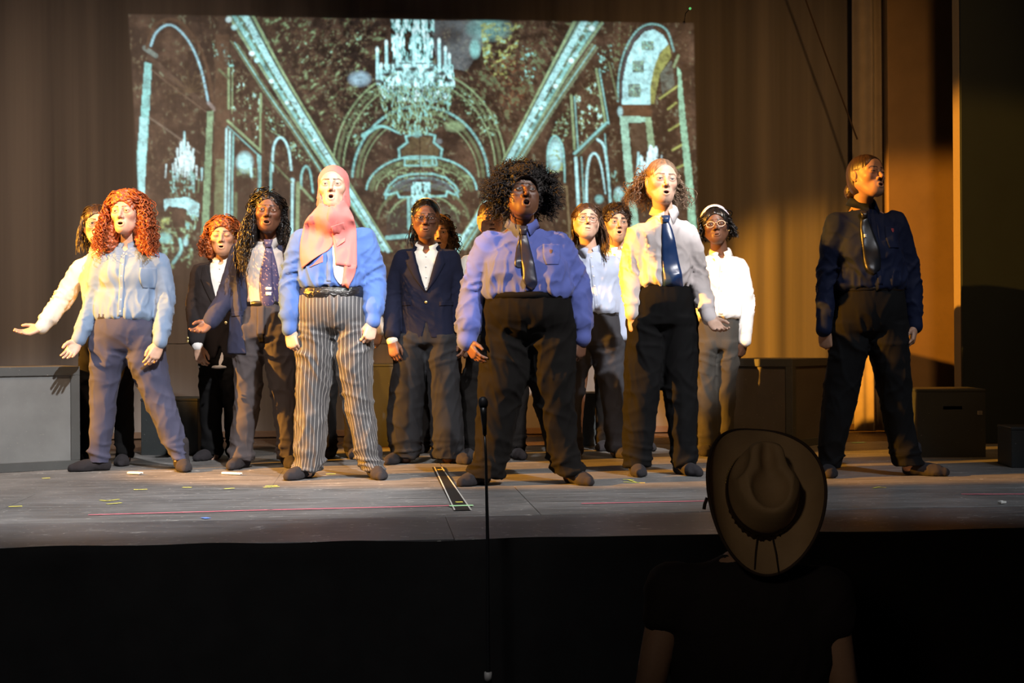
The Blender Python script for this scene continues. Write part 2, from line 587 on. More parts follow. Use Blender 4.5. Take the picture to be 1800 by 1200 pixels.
# narrow side curtain between the backdrop and the side flats
x0 = float(at_y(1504, 400, 5.72)[0]); x1 = float(at_y(1563, 400, 5.72)[0])
xs = np.linspace(x0, x1, 60)
zs = np.array([.02, .5, 1.2, 2, 3, 4, 5, 6.2])
X, Z = np.meshgrid(xs, zs)
Vs = np.stack([X, 5.72+.05*np.sin(X*31+.6)+.02*np.sin(X*67)+.01*np.sin(Z*2+X*9), Z], -1).reshape(-1, 3)
nx = len(xs)
Fq = np.array([(i*nx+j, i*nx+j+1, (i+1)*nx+j+1, (i+1)*nx+j) for i in range(len(zs)-1) for j in range(nx-1)])
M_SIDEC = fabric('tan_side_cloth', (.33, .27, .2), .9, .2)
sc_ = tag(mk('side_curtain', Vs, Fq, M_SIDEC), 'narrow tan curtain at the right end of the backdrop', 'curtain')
sm = sc_.modifiers.new('thickness', 'SOLIDIFY'); sm.thickness = .006


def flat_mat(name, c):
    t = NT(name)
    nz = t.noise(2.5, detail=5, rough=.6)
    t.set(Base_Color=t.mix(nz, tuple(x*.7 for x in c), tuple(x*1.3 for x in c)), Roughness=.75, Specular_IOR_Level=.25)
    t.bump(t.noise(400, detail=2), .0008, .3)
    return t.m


x0 = float(at_y(1562, 400, 5.55)[0])
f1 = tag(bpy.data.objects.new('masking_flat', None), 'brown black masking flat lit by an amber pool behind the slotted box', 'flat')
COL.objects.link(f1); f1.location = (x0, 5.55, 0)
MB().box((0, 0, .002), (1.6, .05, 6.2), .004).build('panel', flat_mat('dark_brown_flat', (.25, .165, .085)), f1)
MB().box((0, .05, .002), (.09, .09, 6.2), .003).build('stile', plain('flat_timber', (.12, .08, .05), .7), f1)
x0 = float(at_y(1692, 640, 4.40)[0])
f2 = tag(bpy.data.objects.new('masking_flat', None), 'slate black masking flat at the right edge of the stage', 'flat')
COL.objects.link(f2); f2.location = (x0, 4.40, 0)
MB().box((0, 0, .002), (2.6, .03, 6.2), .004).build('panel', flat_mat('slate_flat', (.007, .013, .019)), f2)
MB().box((0, .03, .002), (.07, .15, 6.2), .003).build('stile', plain('flat_timber_pale', (.22, .17, .11), .7), f2)

# a thin rope slanting in front of the backdrop, and a tiny green lamp above the picture
a, b = at_y(1417, 0, 5.6), at_y(1507, 245, 5.6)
a = b+(a-b)*1.5
tag(MB().tube([a, (a+b)/2+np.array([0, 0, -.015]), b], .007, 6).build('rope', plain('brown_rope', (.05, .03, .02), .9)), 'thin dark rope slanting down across the amber backdrop', 'rope')
gp = at_y(1213, 15, 5.82)
g_ = NT('green_lamp'); g_.set(Base_Color=(.1, .5, .15), Emission_Color=(.2, 1, .3), Emission_Strength=.5, Roughness=.4)
V_, F_ = sphere_q((0, 0, 0), .011, 12, 8)
go = tag(mk('indicator_lamp', V_+gp, F_, g_.m, cu), 'tiny green indicator lamp')
MB().tube([gp+np.array([0, .01, 0]), gp+np.array([0, .19, .0])], .003, 6).build('bracket', M_BLACK, go)


# ------------------------------------------------------------------ the projected picture (a flat picture of a gilded hall)
class Pic:
    def __init__(s, x0, x1, y0, y1, st):
        s.xs = np.arange(x0, x1+st*.5, st); s.ys = np.arange(y0, y1+st*.5, st)
        s.X, s.Y = np.meshgrid(s.xs, s.ys)
        s.c = np.zeros(s.X.shape+(3,), np.float32)
    def sub(s, x0, x1, y0, y1):
        i0, i1 = np.searchsorted(s.ys, [y0, y1]); j0, j1 = np.searchsorted(s.xs, [x0, x1])
        return (slice(max(i0, 0), i1), slice(max(j0, 0), j1))
    def blend(s, sl, a, col):
        col = np.asarray(col, np.float32)
        s.c[sl] = s.c[sl]*(1-a[..., None])+a[..., None]*col
    def stroke(s, pts, w, col, a=1., w2=None):
        pts = np.array(pts, float); w2 = w if w2 is None else w2
        m = max(w, w2)+2
        n = len(pts)-1
        for i in range(n):
            p, q = pts[i], pts[i+1]
            sl = s.sub(min(p[0], q[0])-m, max(p[0], q[0])+m, min(p[1], q[1])-m, max(p[1], q[1])+m)
            X, Y = s.X[sl], s.Y[sl]
            if X.size == 0: continue
            d = q-p; t = np.clip(((X-p[0])*d[0]+(Y-p[1])*d[1])/(d@d+1e-9), 0, 1)
            r = np.hypot(X-p[0]-t*d[0], Y-p[1]-t*d[1])
            ww = (w+(w2-w)*(i+t)/n)*.5
            s.blend(sl, a*np.clip(ww-r+.7, 0, 1), col)
    def curve(s, pts, w, col, a=1., w2=None, n=24):
        s.stroke(spl(pts, n), w, col, a, w2)
    def poly(s, pts, col, a=1., tex=0., ts=6., seed=0, soft=0):
        P = np.array(pts, float)
        sl = s.sub(P[:, 0].min()-1, P[:, 0].max()+1, P[:, 1].min()-1, P[:, 1].max()+1)
        X, Y = s.X[sl], s.Y[sl]
        ins = np.zeros(X.shape, bool)
        j = len(P)-1
        for i in range(len(P)):
            c = ((P[i, 1] > Y) != (P[j, 1] > Y)) & (X < (P[j, 0]-P[i, 0])*(Y-P[i, 1])/(P[j, 1]-P[i, 1]+1e-9)+P[i, 0])
            ins ^= c; j = i
        al = ins*a
        if tex:
            nz = perlin(np.stack([X/ts, Y/ts, X*0+seed*1.7+.3], -1))
            al = al*np.clip(1-tex+tex*(nz*1.4+.5)*2, 0, 1)
        s.blend(sl, al, col)
    def orn(s, pts, cols, dens=.15, sc=5., seed=0, a=1., asp=1., ang=0.):
        """dense carved ornament: bright flecks inside a polygon"""
        P = np.array(pts, float)
        sl = s.sub(P[:, 0].min()-1, P[:, 0].max()+1, P[:, 1].min()-1, P[:, 1].max()+1)
        X, Y = s.X[sl], s.Y[sl]
        if X.size == 0: return
        ins = np.zeros(X.shape, bool); j = len(P)-1
        for i in range(len(P)):
            c = ((P[i, 1] > Y) != (P[j, 1] > Y)) & (X < (P[j, 0]-P[i, 0])*(Y-P[i, 1])/(P[j, 1]-P[i, 1]+1e-9)+P[i, 0])
            ins ^= c; j = i
        ca, sa = math.cos(ang), math.sin(ang)
        U = (X*ca+Y*sa)/sc; W = (-X*sa+Y*ca)/(sc*asp)
        n1 = perlin(np.stack([U, W, U*0+seed+.37], -1)); n2 = perlin(np.stack([U*2.1+7, W*2.1, U*0+seed+5.2], -1)); n3 = perlin(np.stack([U*.33, W*.33, U*0+seed+3.1], -1))
        v = n1+.6*n2+.5*n3
        for k, cc in enumerate(cols):
            th = dens+k*.28
            s.blend(sl, ins*a*np.clip((v-th)*4, 0, 1), cc)
        s.blend(sl, ins*a*.7*np.clip((-v-.35)*3, 0, 1), (.006, .005, .004))
    def glow(s, cx, cy, rx, ry, col, a=1., p=2.):
        sl = s.sub(cx-rx*1.6, cx+rx*1.6, cy-ry*1.6, cy+ry*1.6)
        X, Y = s.X[sl], s.Y[sl]
        if X.size == 0: return
        d = ((np.abs(X-cx)/rx)**p+(np.abs(Y-cy)/ry)**p)
        s.blend(sl, a*np.clip(1.3-d, 0, 1), col)


def spl(pts, n=24):
    P = np.array(pts, float)
    if len(P) < 3:
        t = np.linspace(0, 1, n)[:, None]; return P[0]*(1-t)+P[1]*t
    P = np.vstack([2*P[0]-P[1], P, 2*P[-1]-P[-2]])
    out = []
    m = len(P)-3
    for i in range(m):
        t = np.linspace(0, 1, max(2, n//m+1))[:-1, None]
        a, b, c, d = P[i], P[i+1], P[i+2], P[i+3]
        out.append(.5*((2*b)+(-a+c)*t+(2*a-5*b+4*c-d)*t*t+(-a+3*b-3*c+d)*t**3))
    out.append(P[-2][None])
    return np.vstack(out)


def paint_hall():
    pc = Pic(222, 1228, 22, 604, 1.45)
    TE = srgb(118, 178, 176); TL = srgb(158, 210, 214); TW = srgb(196, 228, 232); GR = srgb(122, 148, 112); GD = srgb(84, 98, 72)
    BR = srgb(70, 54, 42); BD = srgb(36, 29, 26); YG = srgb(140, 148, 84); SK = srgb(96, 106, 110)
    X, Y = pc.X, pc.Y
    n = perlin(np.stack([X/45, Y/45, X*0+.5], -1))*.6+perlin(np.stack([X/14, Y/14, X*0+2.5], -1))*.4
    base = np.array(BD)[None, None]*(1+.0*n[..., None])
    pc.c[:] = base
    pc.c += np.clip(n+.15, 0, 1)[..., None]*np.array(BR)*1.1
    pc.orn([(222, 22), (1228, 22), (1228, 470), (222, 470)], [BR, srgb(92, 88, 68), srgb(98, 116, 100)], .16, 6, 77, .5, 1.3)
    # painted vault: figures and clouds
    pc.orn([(455, 28), (690, 33), (660, 120), (600, 210), (560, 225)], [BR, GD, GR], .12, 9, 1, .9, 1.6, .9)
    pc.orn([(500, 60), (560, 45), (650, 60), (610, 150), (560, 170)], [BR, GR, TE], .30, 6, 2, .9, 1.8, .8)
    pc.orn([(555, 150), (660, 110), (640, 175), (600, 240)], [BR, GD, GR], .2, 6, 3, .8)
    pc.orn([(830, 36), (1010, 40), (900, 250), (850, 200), (800, 130)], [BR, GD], .10, 9, 4, .9, 1.5, -.8)
    pc.poly([(752, 35), (845, 36), (850, 80), (820, 125), (770, 115)], SK, .6, .35, 40, 11)
    pc.glow(860, 50, 40, 22, TE, .5); pc.glow(835, 85, 10, 18, TE, .8)
    pc.orn([(845, 40), (915, 40), (905, 120), (880, 150), (850, 110)], [YG, GR, TE], .05, 8, 5, .9, 1.4, .9)
    pc.orn([(855, 110), (920, 90), (930, 160), (890, 210)], [srgb(92, 56, 40), GD], .0, 9, 6, .8)
    pc.orn([(915, 80), (950, 90), (935, 150), (915, 140)], [GD, TE], .25, 5, 7)
    pc.glow(632, 138, 20, 14, srgb(130, 160, 175), .9)
    # concentric vault arches
    for (cx, cy, rx, ry, w, cc, a) in ((737, 300, 152, 178, 3, GR, .8), (737, 300, 143, 168, 5, GD, .7), (737, 300, 134, 158, 2.5, GR, .8), (739, 318, 120, 132, 4, TE, .65), (739, 318, 111, 122, 5, GD, .8),
                                (739, 318, 103, 112, 2, GR, .6), (741, 336, 97, 62, 3, TE, .95), (741, 336, 88, 53, 8, GD, .7), (741, 336, 80, 44, 2, GR, .7), (742, 352, 64, 40, 2.5, TE, .9), (742, 352, 56, 30, 2, GR, .6),
                                (744, 388, 80, 60, 4, GD, .7), (744, 392, 62, 50, 3, GR, .7), (744, 400, 48, 44, 2.5, GD, .7)):
        t = np.linspace(math.pi*1.02, math.pi*1.98, 40)
        pc.stroke(np.stack([cx+rx*np.cos(t), cy+ry*np.sin(t)], 1), w, cc, a)
    pc.orn([(596, 215), (640, 160), (690, 150), (660, 200), (625, 270)], [GD, GR, TE], .12, 5, 8, .9)
    pc.orn([(790, 150), (840, 165), (882, 215), (858, 260), (815, 190)], [GD, GR, TE], .12, 5, 9, .9)
    pc.orn([(650, 310), (690, 285), (790, 283), (836, 318), (810, 345), (740, 305), (680, 340)], [GD, GR], .1, 4.5, 10, .9)
    pc.orn([(668, 375), (720, 355), (780, 352), (825, 375), (800, 400), (690, 400)], [GD, GR], .2, 5, 11, .8)
    pc.curve([(638, 238), (670, 222), (705, 236)], 7, TE, .8, 2); pc.glow(800, 222, 18, 10, GR, .8); pc.glow(772, 248, 6, 5, SK, .9)
    pc.stroke([(702, 276), (701, 262), (716, 250), (713, 240), (727, 236)], 3.5, TE, .9)
    pc.stroke([(775, 276), (777, 262), (763, 250), (765, 238), (750, 234)], 3.5, TE, .9)
    pc.poly([(706, 274), (706, 263), (719, 252), (718, 241), (760, 239), (760, 251), (772, 263), (771, 274)], srgb(84, 76, 54), .8, .4, 6, 3)
    pc.stroke([(712, 279), (766, 278), (768, 290), (711, 291), (712, 279)], 2.6, TE, .9)
    pc.orn([(716, 281), (764, 280), (764, 289), (716, 290)], [GR, TE], .0, 4, 4)
    pc.stroke([(676, 342), (684, 326), (700, 312), (722, 306), (760, 305), (784, 312), (800, 326), (806, 336), (800, 342), (786, 336), (784, 344), (702, 347), (698, 338), (680, 343), (676, 342)], 3, TE, .9)
    pc.poly([(684, 338), (700, 318), (724, 311), (760, 310), (786, 320), (798, 334), (780, 334), (704, 336)], srgb(70, 78, 84), .8, .6, 9, 8)
    # main chandelier
    pc.orn([(686, 34), (764, 35), (760, 110), (690, 110)], [TE, TL, TW], -.35, 4.5, 21, .95, 2.6)
    pc.orn([(662, 112), (796, 112), (800, 150), (780, 180), (680, 180), (660, 150)], [TE, TL, TW], -.30, 4, 22, .95, 2.2)
    pc.glow(727, 128, 46, 26, TL, .35)
    pc.orn([(662, 150), (800, 150), (785, 215), (750, 238), (700, 236), (676, 205)], [GD, GR, TE], -.28, 3.2, 23, .9, 2.4)
    for (cx, y0, y1) in ((663, 84, 140), (670, 112, 140), (679, 72, 121), (698, 60, 119), (727, 50, 116), (752, 60, 117), (772, 68, 118), (783, 82, 130), (790, 94, 140)):
        pc.stroke([(cx, y0+5), (cx+.6, y1)], 4.6, TL, .95); pc.glow(cx, y0+3, 3.2, 5.5, TW, .9)
    for (cx, cy) in ((701, 122), (726, 121), (755, 122), (777, 129), (665, 143), (789, 141), (679, 131)):
        pc.glow(cx, cy, 8, 4, BD, .9)
    pc.glow(733, 236, 9, 6, TE, .7)
    # far chandelier
    pc.stroke([(738, 240), (738, 318)], 1.6, BD, .9)
    pc.orn([(724, 320), (756, 320), (758, 372), (722, 372)], [TE, TL], -.35, 3, 24, .95, 2.4)
    pc.poly([(680, 378), (715, 355), (775, 355), (808, 378), (808, 420), (680, 420)], srgb(46, 44, 44), .75, .4, 12)
    pc.stroke([(718, 350), (719, 402)], 5, TE, .8); pc.stroke([(734, 318), (738, 318), (741, 318)], 3, BD)
    pc.stroke([(680, 418), (725, 414), (790, 414), (830, 417)], 7, TE, .75)
    pc.orn([(640, 425), (840, 425), (860, 500), (620, 500)], [BR, GD], .15, 8, 25, .8)
    # cornices that run into the distance
    for side in (0, 1):
        if side == 0:
            up = [(446, 24), (500, 128), (562, 232), (610, 312), (690, 442)]
            lo = [(396, 24), (452, 112), (520, 220), (575, 300), (668, 440)]
            l2a = [(405, 72), (455, 150), (510, 228), (560, 300), (640, 420)]; l2b = [(420, 78), (474, 160), (525, 232), (572, 306), (648, 424)]
        else:
            up = [(1008, 36), (950, 150), (884, 280), (838, 372), (790, 446)]
            lo = [(1062, 40), (1000, 130), (925, 258), (872, 345), (806, 446)]
            l2a = [(1052, 84), (985, 180), (915, 290), (880, 350), (820, 440)]; l2b = [(1040, 76), (972, 176), (906, 280), (872, 338), (812, 436)]
        U, Lw = spl(up, 40), spl(lo, 40)
        pc.poly(list(U)+list(Lw[::-1]), srgb(104, 136, 122), .92, .35, 7, 4)
        for f, w, cc, a in ((.06, 4, GR, .95), (.16, 1.6, BD, .9), (.36, 11, TL, .8), (.58, 2, GD, .8), (.74, 6, TE, .85), (.93, 3, GR, .8)):
            pc.stroke(U*(1-f)+Lw*f, w, cc, a, w*.55)
        pc.orn(list(U*.75+Lw*.25)+list((U*.2+Lw*.8)[::-1]), [TE, TL], .25, 6, 30+side, .9)
        A2, B2 = spl(l2a, 40), spl(l2b, 40)
        pc.poly(list(A2)+list(B2[::-1]), srgb(108, 122, 100), .85, .4, 5, 6)
        for f in (.2, .5, .8): pc.stroke(A2*(1-f)+B2*f, 1.6, GD if f != .5 else TE, .9)
        # busts along the lower edge
        bl = ((402, 34), (412, 48), (443, 94), (452, 106), (477, 142), (484, 152), (504, 180), (512, 190), (529, 212), (537, 222), (552, 246)) if side == 0 else ((1040, 50), (1012, 96), (1004, 107), (982, 142), (977, 151), (957, 182), (951, 190), (938, 212), (925, 236), (915, 250))
        for k, (bx, by) in enumerate(bl):
            r = 7.5*(1-k*.05)
            pc.glow(bx, by, r*.8, r*.75, TW if k % 2 == 0 else TL, .95); pc.glow(bx+(3 if side == 0 else -3), by+r*.8, r*.4, r*.3, BD, .5)
        # trophies under the cornice
        if side == 0:
            pc.orn([(372, 70), (402, 80), (412, 120), (400, 125), (378, 105)], [GD, TE], .1, 5, 40)
            pc.orn([(408, 118), (456, 170), (458, 262), (404, 212)], [BR, GR, TL], .08, 5.5, 41, 1, 1.4)
            pc.orn([(462, 180), (500, 215), (500, 245), (466, 225)], [GD, GR, TE], .05, 4.5, 42)
            pc.orn([(508, 240), (545, 280), (540, 300), (512, 270)], [GD, GR, TE], .05, 4, 43)
        else:
            pc.orn([(1050, 85), (1075, 75), (1078, 120), (1055, 130)], [GD, TE], .05, 5, 44)
            pc.orn([(1008, 170), (1048, 125), (1062, 215), (1014, 262)], [BR, GR, TL], .08, 5.5, 45, 1, 1.4)
            pc.orn([(968, 225), (1002, 185), (1002, 230), (975, 270)], [GD, GR, TE], .05, 4.5, 46)
            pc.orn([(1074, 100), (1090, 40), (1120, 40), (1085, 150)], [BR, GD], .1, 6, 47)
    # left great arch
    pc.poly([(254, 108), (267, 112), (262, 205), (256, 300), (253, 348), (239, 348), (238, 292), (247, 200)], TE, .95, .15, 9)
    pc.poly([(245, 205), (259, 208), (254, 348), (239, 348)], TL, .6)
    pc.stroke([(254, 84), (274, 98)], 8, srgb(96, 112, 108), .8)
    pc.curve([(265, 80), (274, 58), (293, 44), (312, 50), (335, 78), (352, 118), (362, 160), (366, 182)], 4, srgb(128, 172, 184), .9, 3.4, 40)
    pc.curve([(258, 84), (268, 50), (292, 34), (318, 40), (345, 72), (364, 120), (374, 180)], 5, BR, .9, 5, 40)
    pc.stroke([(262, 100), (300, 135), (332, 160), (362, 186)], 9, srgb(66, 54, 46), .8); pc.stroke([(266, 122), (300, 150), (362, 196)], 2, srgb(92, 78, 66), .8)
    pc.stroke([(262, 206), (300, 232), (350, 268)], 3, srgb(96, 88, 78), .8)
    for k in range(9):
        an = math.pi*(.98+k*.12)
        pc.stroke([(334, 162), (334+38*math.cos(an), 162+38*math.sin(an))], 2, srgb(74, 62, 44), .6)
    pc.poly([(364, 196), (375, 194), (371, 300), (366, 420), (353, 420), (359, 300)], srgb(112, 142, 112), .95, .2, 8)
    pc.stroke([(366, 180), (377, 192)], 6, srgb(120, 112, 108), .8)
    pc.poly([(378, 60), (402, 60), (400, 400), (376, 420)], BR, .85, .3, 10); pc.poly([(379, 280), (397, 280), (396, 430), (374, 430)], srgb(94, 108, 80), .8, .3, 9)
    # small chandelier, left
    rr_ = random.Random(9)
    for k in range(70):
        u = rr_.gauss(0, .42)
        if abs(u) > 1: continue
        x = 324+u*34; top = 244+abs(u)**1.3*48+rr_.uniform(0, 50)
        pc.stroke([(x, top), (x+rr_.uniform(-2, 2), top+rr_.uniform(12, 26))], rr_.uniform(1.6, 4), TW if top < 296 else (TL if top < 312 else GR), .8 if top < 310 else .5, 1.2)
    pc.orn([(295, 300), (352, 300), (345, 350), (300, 350)], [GD, TE], .0, 4, 50, .8, 2)
    pc.stroke([(324, 232), (324, 262)], 3, TL, .9)
    # lamp bearer figure, left
    pc.poly([(288, 350), (330, 346), (350, 358), (349, 380), (338, 386), (326, 366), (296, 362), (289, 372)], TL, .9, .25, 9)
    pc.orn([(275, 372), (300, 372), (308, 420), (278, 425)], [GD, YG, GR], -.1, 7, 51); pc.orn([(326, 372), (350, 372), (340, 420), (326, 420)], [GR, TE], .0, 5, 52, 1, 2)
    pc.orn([(280, 400), (340, 400), (338, 470), (286, 475)], [GD, GR, TE], -.05, 9, 53)
    pc.glow(290, 418, 12, 10, TE, .8); pc.glow(326, 425, 5, 8, TL, .8); pc.curve([(316, 420), (318, 440), (304, 462)], 5, TE, .8)
    # left windows, second bay onwards
    for x, yt, yb in ((398, 226, 420), (404, 230, 420), (410, 236, 420), (454, 272, 420), (458, 275, 420)):
        pc.stroke([(x, yt), (x-3, yb)], 3.2, TL if x < 405 else TE, .9)
    pc.stroke([(400, 212), (461, 268)], 4, GR, .95); pc.stroke([(400, 222), (458, 276)], 2, TE, .8)
    pc.stroke([(402, 120), (402, 190)], 4, GR, .9); pc.stroke([(409, 118), (408, 195)], 2, GR, .8); pc.stroke([(458, 165), (458, 262)], 4, GR, .9); pc.stroke([(385, 122), (402, 138)], 4, GD, .9)
    pc.curve([(414, 400), (413, 300), (420, 272), (432, 262), (445, 274), (451, 300), (450, 400)], 5, BR, .9, 5, 30)
    pc.glow(430, 285, 15, 19, TL, .95); pc.poly([(416, 296), (450, 296), (450, 312), (416, 312)], GR, .5, .6, 6)
    pc.poly([(414, 308), (440, 306), (440, 400), (414, 400)], BD, .7); pc.stroke([(441, 290), (442, 310)], 4, TL, .8); pc.stroke([(415, 340), (413, 400)], 5, GD, .9)
    pc.curve([(479, 300), (480, 262), (487, 244), (497, 243), (507, 262), (512, 298)], 3.6, TL, .9, 3.6, 26)
    pc.stroke([(476, 285), (475, 400)], 3, TE, .8); pc.stroke([(514, 318), (513, 415)], 4.5, TL, .9); pc.stroke([(524, 322), (522, 415)], 6, GR, .8); pc.glow(514, 316, 4, 4, TL, .9)
    pc.stroke([(478, 284), (512, 320)], 3, GD, .9); pc.stroke([(462, 200), (462, 330)], 5, BR, .9)
    pc.curve([(529, 330), (530, 306), (537, 292), (545, 302), (550, 338)], 3.4, TE, .9, 3, 22); pc.stroke([(527, 326), (550, 352)], 4, GR, .8)
    # right great arch
    pc.poly([(1093, 183), (1095, 140), (1102, 105), (1115, 75), (1134, 55), (1150, 51), (1166, 62), (1175, 78), (1160, 92), (1150, 120), (1144, 150), (1143, 183)], TL, .92, .18, 12)
    pc.poly([(1176, 78), (1180, 100), (1160, 130), (1150, 182), (1143, 182), (1144, 145), (1152, 112), (1164, 88)], YG, .7, .3, 9)
    pc.curve([(1086, 178), (1088, 130), (1100, 85), (1122, 52), (1148, 42), (1172, 54), (1184, 90)], 3, TE, .6, 3, 40)
    pc.curve([(1092, 178), (1094, 130), (1106, 85), (1126, 56), (1148, 47)], 2, srgb(60, 70, 80), .9, 2, 30)
    for cx, cy, w, h in ((1138, 80, 22, 17), (1122, 117, 20, 20), (1115, 159, 22, 23)):
        pc.poly([(cx-w/2, cy-h/2), (cx+w/2, cy-h/2), (cx+w/2, cy+h/2), (cx-w/2, cy+h/2)], srgb(70, 84, 74), .75)
        pc.orn([(cx-w/2, cy-h/2), (cx+w/2, cy-h/2), (cx+w/2, cy+h/2), (cx-w/2, cy+h/2)], [GR, TE], .05, 4, int(cx))
    pc.poly([(1094, 184), (1146, 184), (1146, 204), (1094, 204)], srgb(78, 56, 40), .9, .3, 8)
    pc.poly([(1089, 204), (1143, 205), (1146, 214), (1104, 216), (1112, 300), (1126, 420), (1112, 420), (1098, 300)], srgb(134, 178, 160), .92, .15, 9)
    pc.poly([(1134, 206), (1145, 206), (1152, 262), (1140, 262)], srgb(118, 146, 116), .9); pc.glow(1090, 196, 5, 9, TL, .7)
    pc.poly([(1108, 217), (1134, 217), (1139, 262), (1113, 280)], srgb(66, 56, 46), .8, .3, 8)
    for (xa, ya, xb, yb) in ((1160, 173, 1190, 152), (1174, 192, 1188, 181), (1176, 229, 1196, 217), (1182, 264, 1201, 253), (1186, 297, 1206, 288)):
        pc.stroke([(xa, ya), (xb, yb)], 3.2, YG, .9)
    pc.poly([(1160, 130), (1180, 105), (1186, 150), (1164, 168)], srgb(92, 104, 96), .7, .5, 10)
    pc.poly([(1190, 118), (1196, 124), (1204, 200), (1216, 300), (1226, 420), (1212, 420), (1203, 300), (1193, 200)], srgb(128, 176, 150), .92, .15, 9)
    pc.stroke([(1184, 118), (1192, 98)], 4, GR, .7)
    for k in range(60):
        u = rr_.gauss(0, .4)
        if abs(u) > 1: continue
        x = 1146+u*28; top = 248+abs(u)**1.3*46+rr_.uniform(0, 44)
        pc.stroke([(x, top), (x+rr_.uniform(-2, 2), top+rr_.uniform(12, 24))], rr_.uniform(1.6, 4), TW if top < 294 else TL, .8, 1.2)
    for k in range(10): pc.stroke([(1124+rr_.uniform(-4, 4), 268+k*6), (1124+rr_.uniform(-4, 4), 286+k*6)], 3, TL, .8)
    # right windows
    pc.glow(976, 272, 14, 30, TL, .95); pc.curve([(962, 320), (963, 265), (970, 243), (979, 240), (990, 262), (993, 320)], 2.5, TE, .8, 2.5, 24)
    pc.orn([(966, 262), (990, 262), (990, 302), (966, 302)], [GR, YG], .1, 6, 70, .7)
    pc.stroke([(1004, 168), (1010, 262)], 4, GR, .9); pc.stroke([(1010, 170), (1016, 262)], 2, TE, .8); pc.stroke([(1048, 122), (1064, 216)], 4, GR, .9); pc.stroke([(1053, 122), (1070, 218)], 2, TE, .9)
    pc.stroke([(1066, 216), (1010, 270)], 4.5, TE, .9); pc.stroke([(1066, 222), (1014, 276)], 1.6, GD, .9)
    pc.stroke([(1012, 278), (1020, 420)], 5, TL, .85); pc.stroke([(1022, 276), (1030, 420)], 2, TE, .7)
    pc.curve([(1032, 420), (1031, 320), (1036, 280), (1046, 270), (1056, 290), (1064, 340)], 5, TL, .8, 2, 30); pc.curve([(1050, 245), (1062, 260), (1070, 320), (1077, 420)], 4, TL, .8, 4, 20)
    pc.stroke([(1063, 236), (1068, 300), (1080, 420)], 2, TE, .8); pc.glow(1088, 340, 9, 12, TL, .7); pc.orn([(1074, 300), (1098, 300), (1104, 420), (1080, 420)], [GD, TE], .1, 7, 71, .8, 2)
    pc.glow(1053, 350, 8, 8, TE, .8); pc.stroke([(968, 330), (996, 328), (1002, 420)], 3, srgb(110, 100, 74), .7); pc.stroke([(1070, 110), (1086, 175)], 3, GD, .8)
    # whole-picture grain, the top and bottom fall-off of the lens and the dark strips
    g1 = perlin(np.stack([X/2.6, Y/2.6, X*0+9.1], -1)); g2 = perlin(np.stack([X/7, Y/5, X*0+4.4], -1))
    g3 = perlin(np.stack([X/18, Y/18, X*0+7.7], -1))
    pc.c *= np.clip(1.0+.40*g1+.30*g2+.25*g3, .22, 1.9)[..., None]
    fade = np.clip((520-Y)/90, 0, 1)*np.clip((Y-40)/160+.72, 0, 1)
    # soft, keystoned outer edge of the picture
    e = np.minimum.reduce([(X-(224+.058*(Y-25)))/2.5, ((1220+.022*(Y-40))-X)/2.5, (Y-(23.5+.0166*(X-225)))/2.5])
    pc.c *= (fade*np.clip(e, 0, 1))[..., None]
    for _ in range(1):
        c = np.pad(pc.c, ((1, 1), (1, 1), (0, 0)), 'edge'); c = (c[:-2]+2*c[1:-1]+c[2:])/4; pc.c = (c[:, :-2]+2*c[:, 1:-1]+c[:, 2:])/4
    return pc


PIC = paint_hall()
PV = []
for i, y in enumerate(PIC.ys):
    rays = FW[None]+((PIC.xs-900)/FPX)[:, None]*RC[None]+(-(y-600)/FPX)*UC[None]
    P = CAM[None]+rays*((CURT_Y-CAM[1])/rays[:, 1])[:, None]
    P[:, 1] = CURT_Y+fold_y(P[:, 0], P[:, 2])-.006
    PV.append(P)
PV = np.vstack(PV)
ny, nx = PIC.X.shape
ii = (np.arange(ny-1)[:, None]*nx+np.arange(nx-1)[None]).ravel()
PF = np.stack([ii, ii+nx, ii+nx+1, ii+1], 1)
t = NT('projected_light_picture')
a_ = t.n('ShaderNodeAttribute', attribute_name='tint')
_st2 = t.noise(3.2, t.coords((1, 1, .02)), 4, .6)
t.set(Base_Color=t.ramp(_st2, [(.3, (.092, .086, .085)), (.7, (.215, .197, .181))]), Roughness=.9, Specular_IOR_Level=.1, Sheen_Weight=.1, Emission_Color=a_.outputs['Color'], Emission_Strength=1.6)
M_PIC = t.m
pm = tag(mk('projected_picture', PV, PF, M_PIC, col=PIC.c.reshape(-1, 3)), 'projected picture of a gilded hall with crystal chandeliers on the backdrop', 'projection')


# ------------------------------------------------------------------ rehearsal boxes
def box_mat(name, c, scuff=.5):
    t = NT(name)
    nz = t.noise(3.5, detail=5, rough=.6)
    base = t.mix(nz, tuple(x*.6 for x in c), tuple(x*1.35 for x in c))
    sp = t.noise(60, t.coords((1, 1, 1.5)), 3, .6)
    base = t.mix(t.math('MULTIPLY', t.ramp(sp, [(.68, (0, 0, 0)), (.72, (1, 1, 1))]), scuff), base, (.35, .33, .3))
    t.set(Base_Color=base, Roughness=.5, Specular_IOR_Level=.4)
    t.bump(nz, .002, .3)
    return t.m


M_BOX = box_mat('scuffed_black_box_paint', (.029, .034, .035))
M_BOXP = box_mat('grey_box_panel_paint', (.135, .145, .148), .25)
M_BOXT = box_mat('dark_box_edge_paint', (.055, .060, .061), .5)


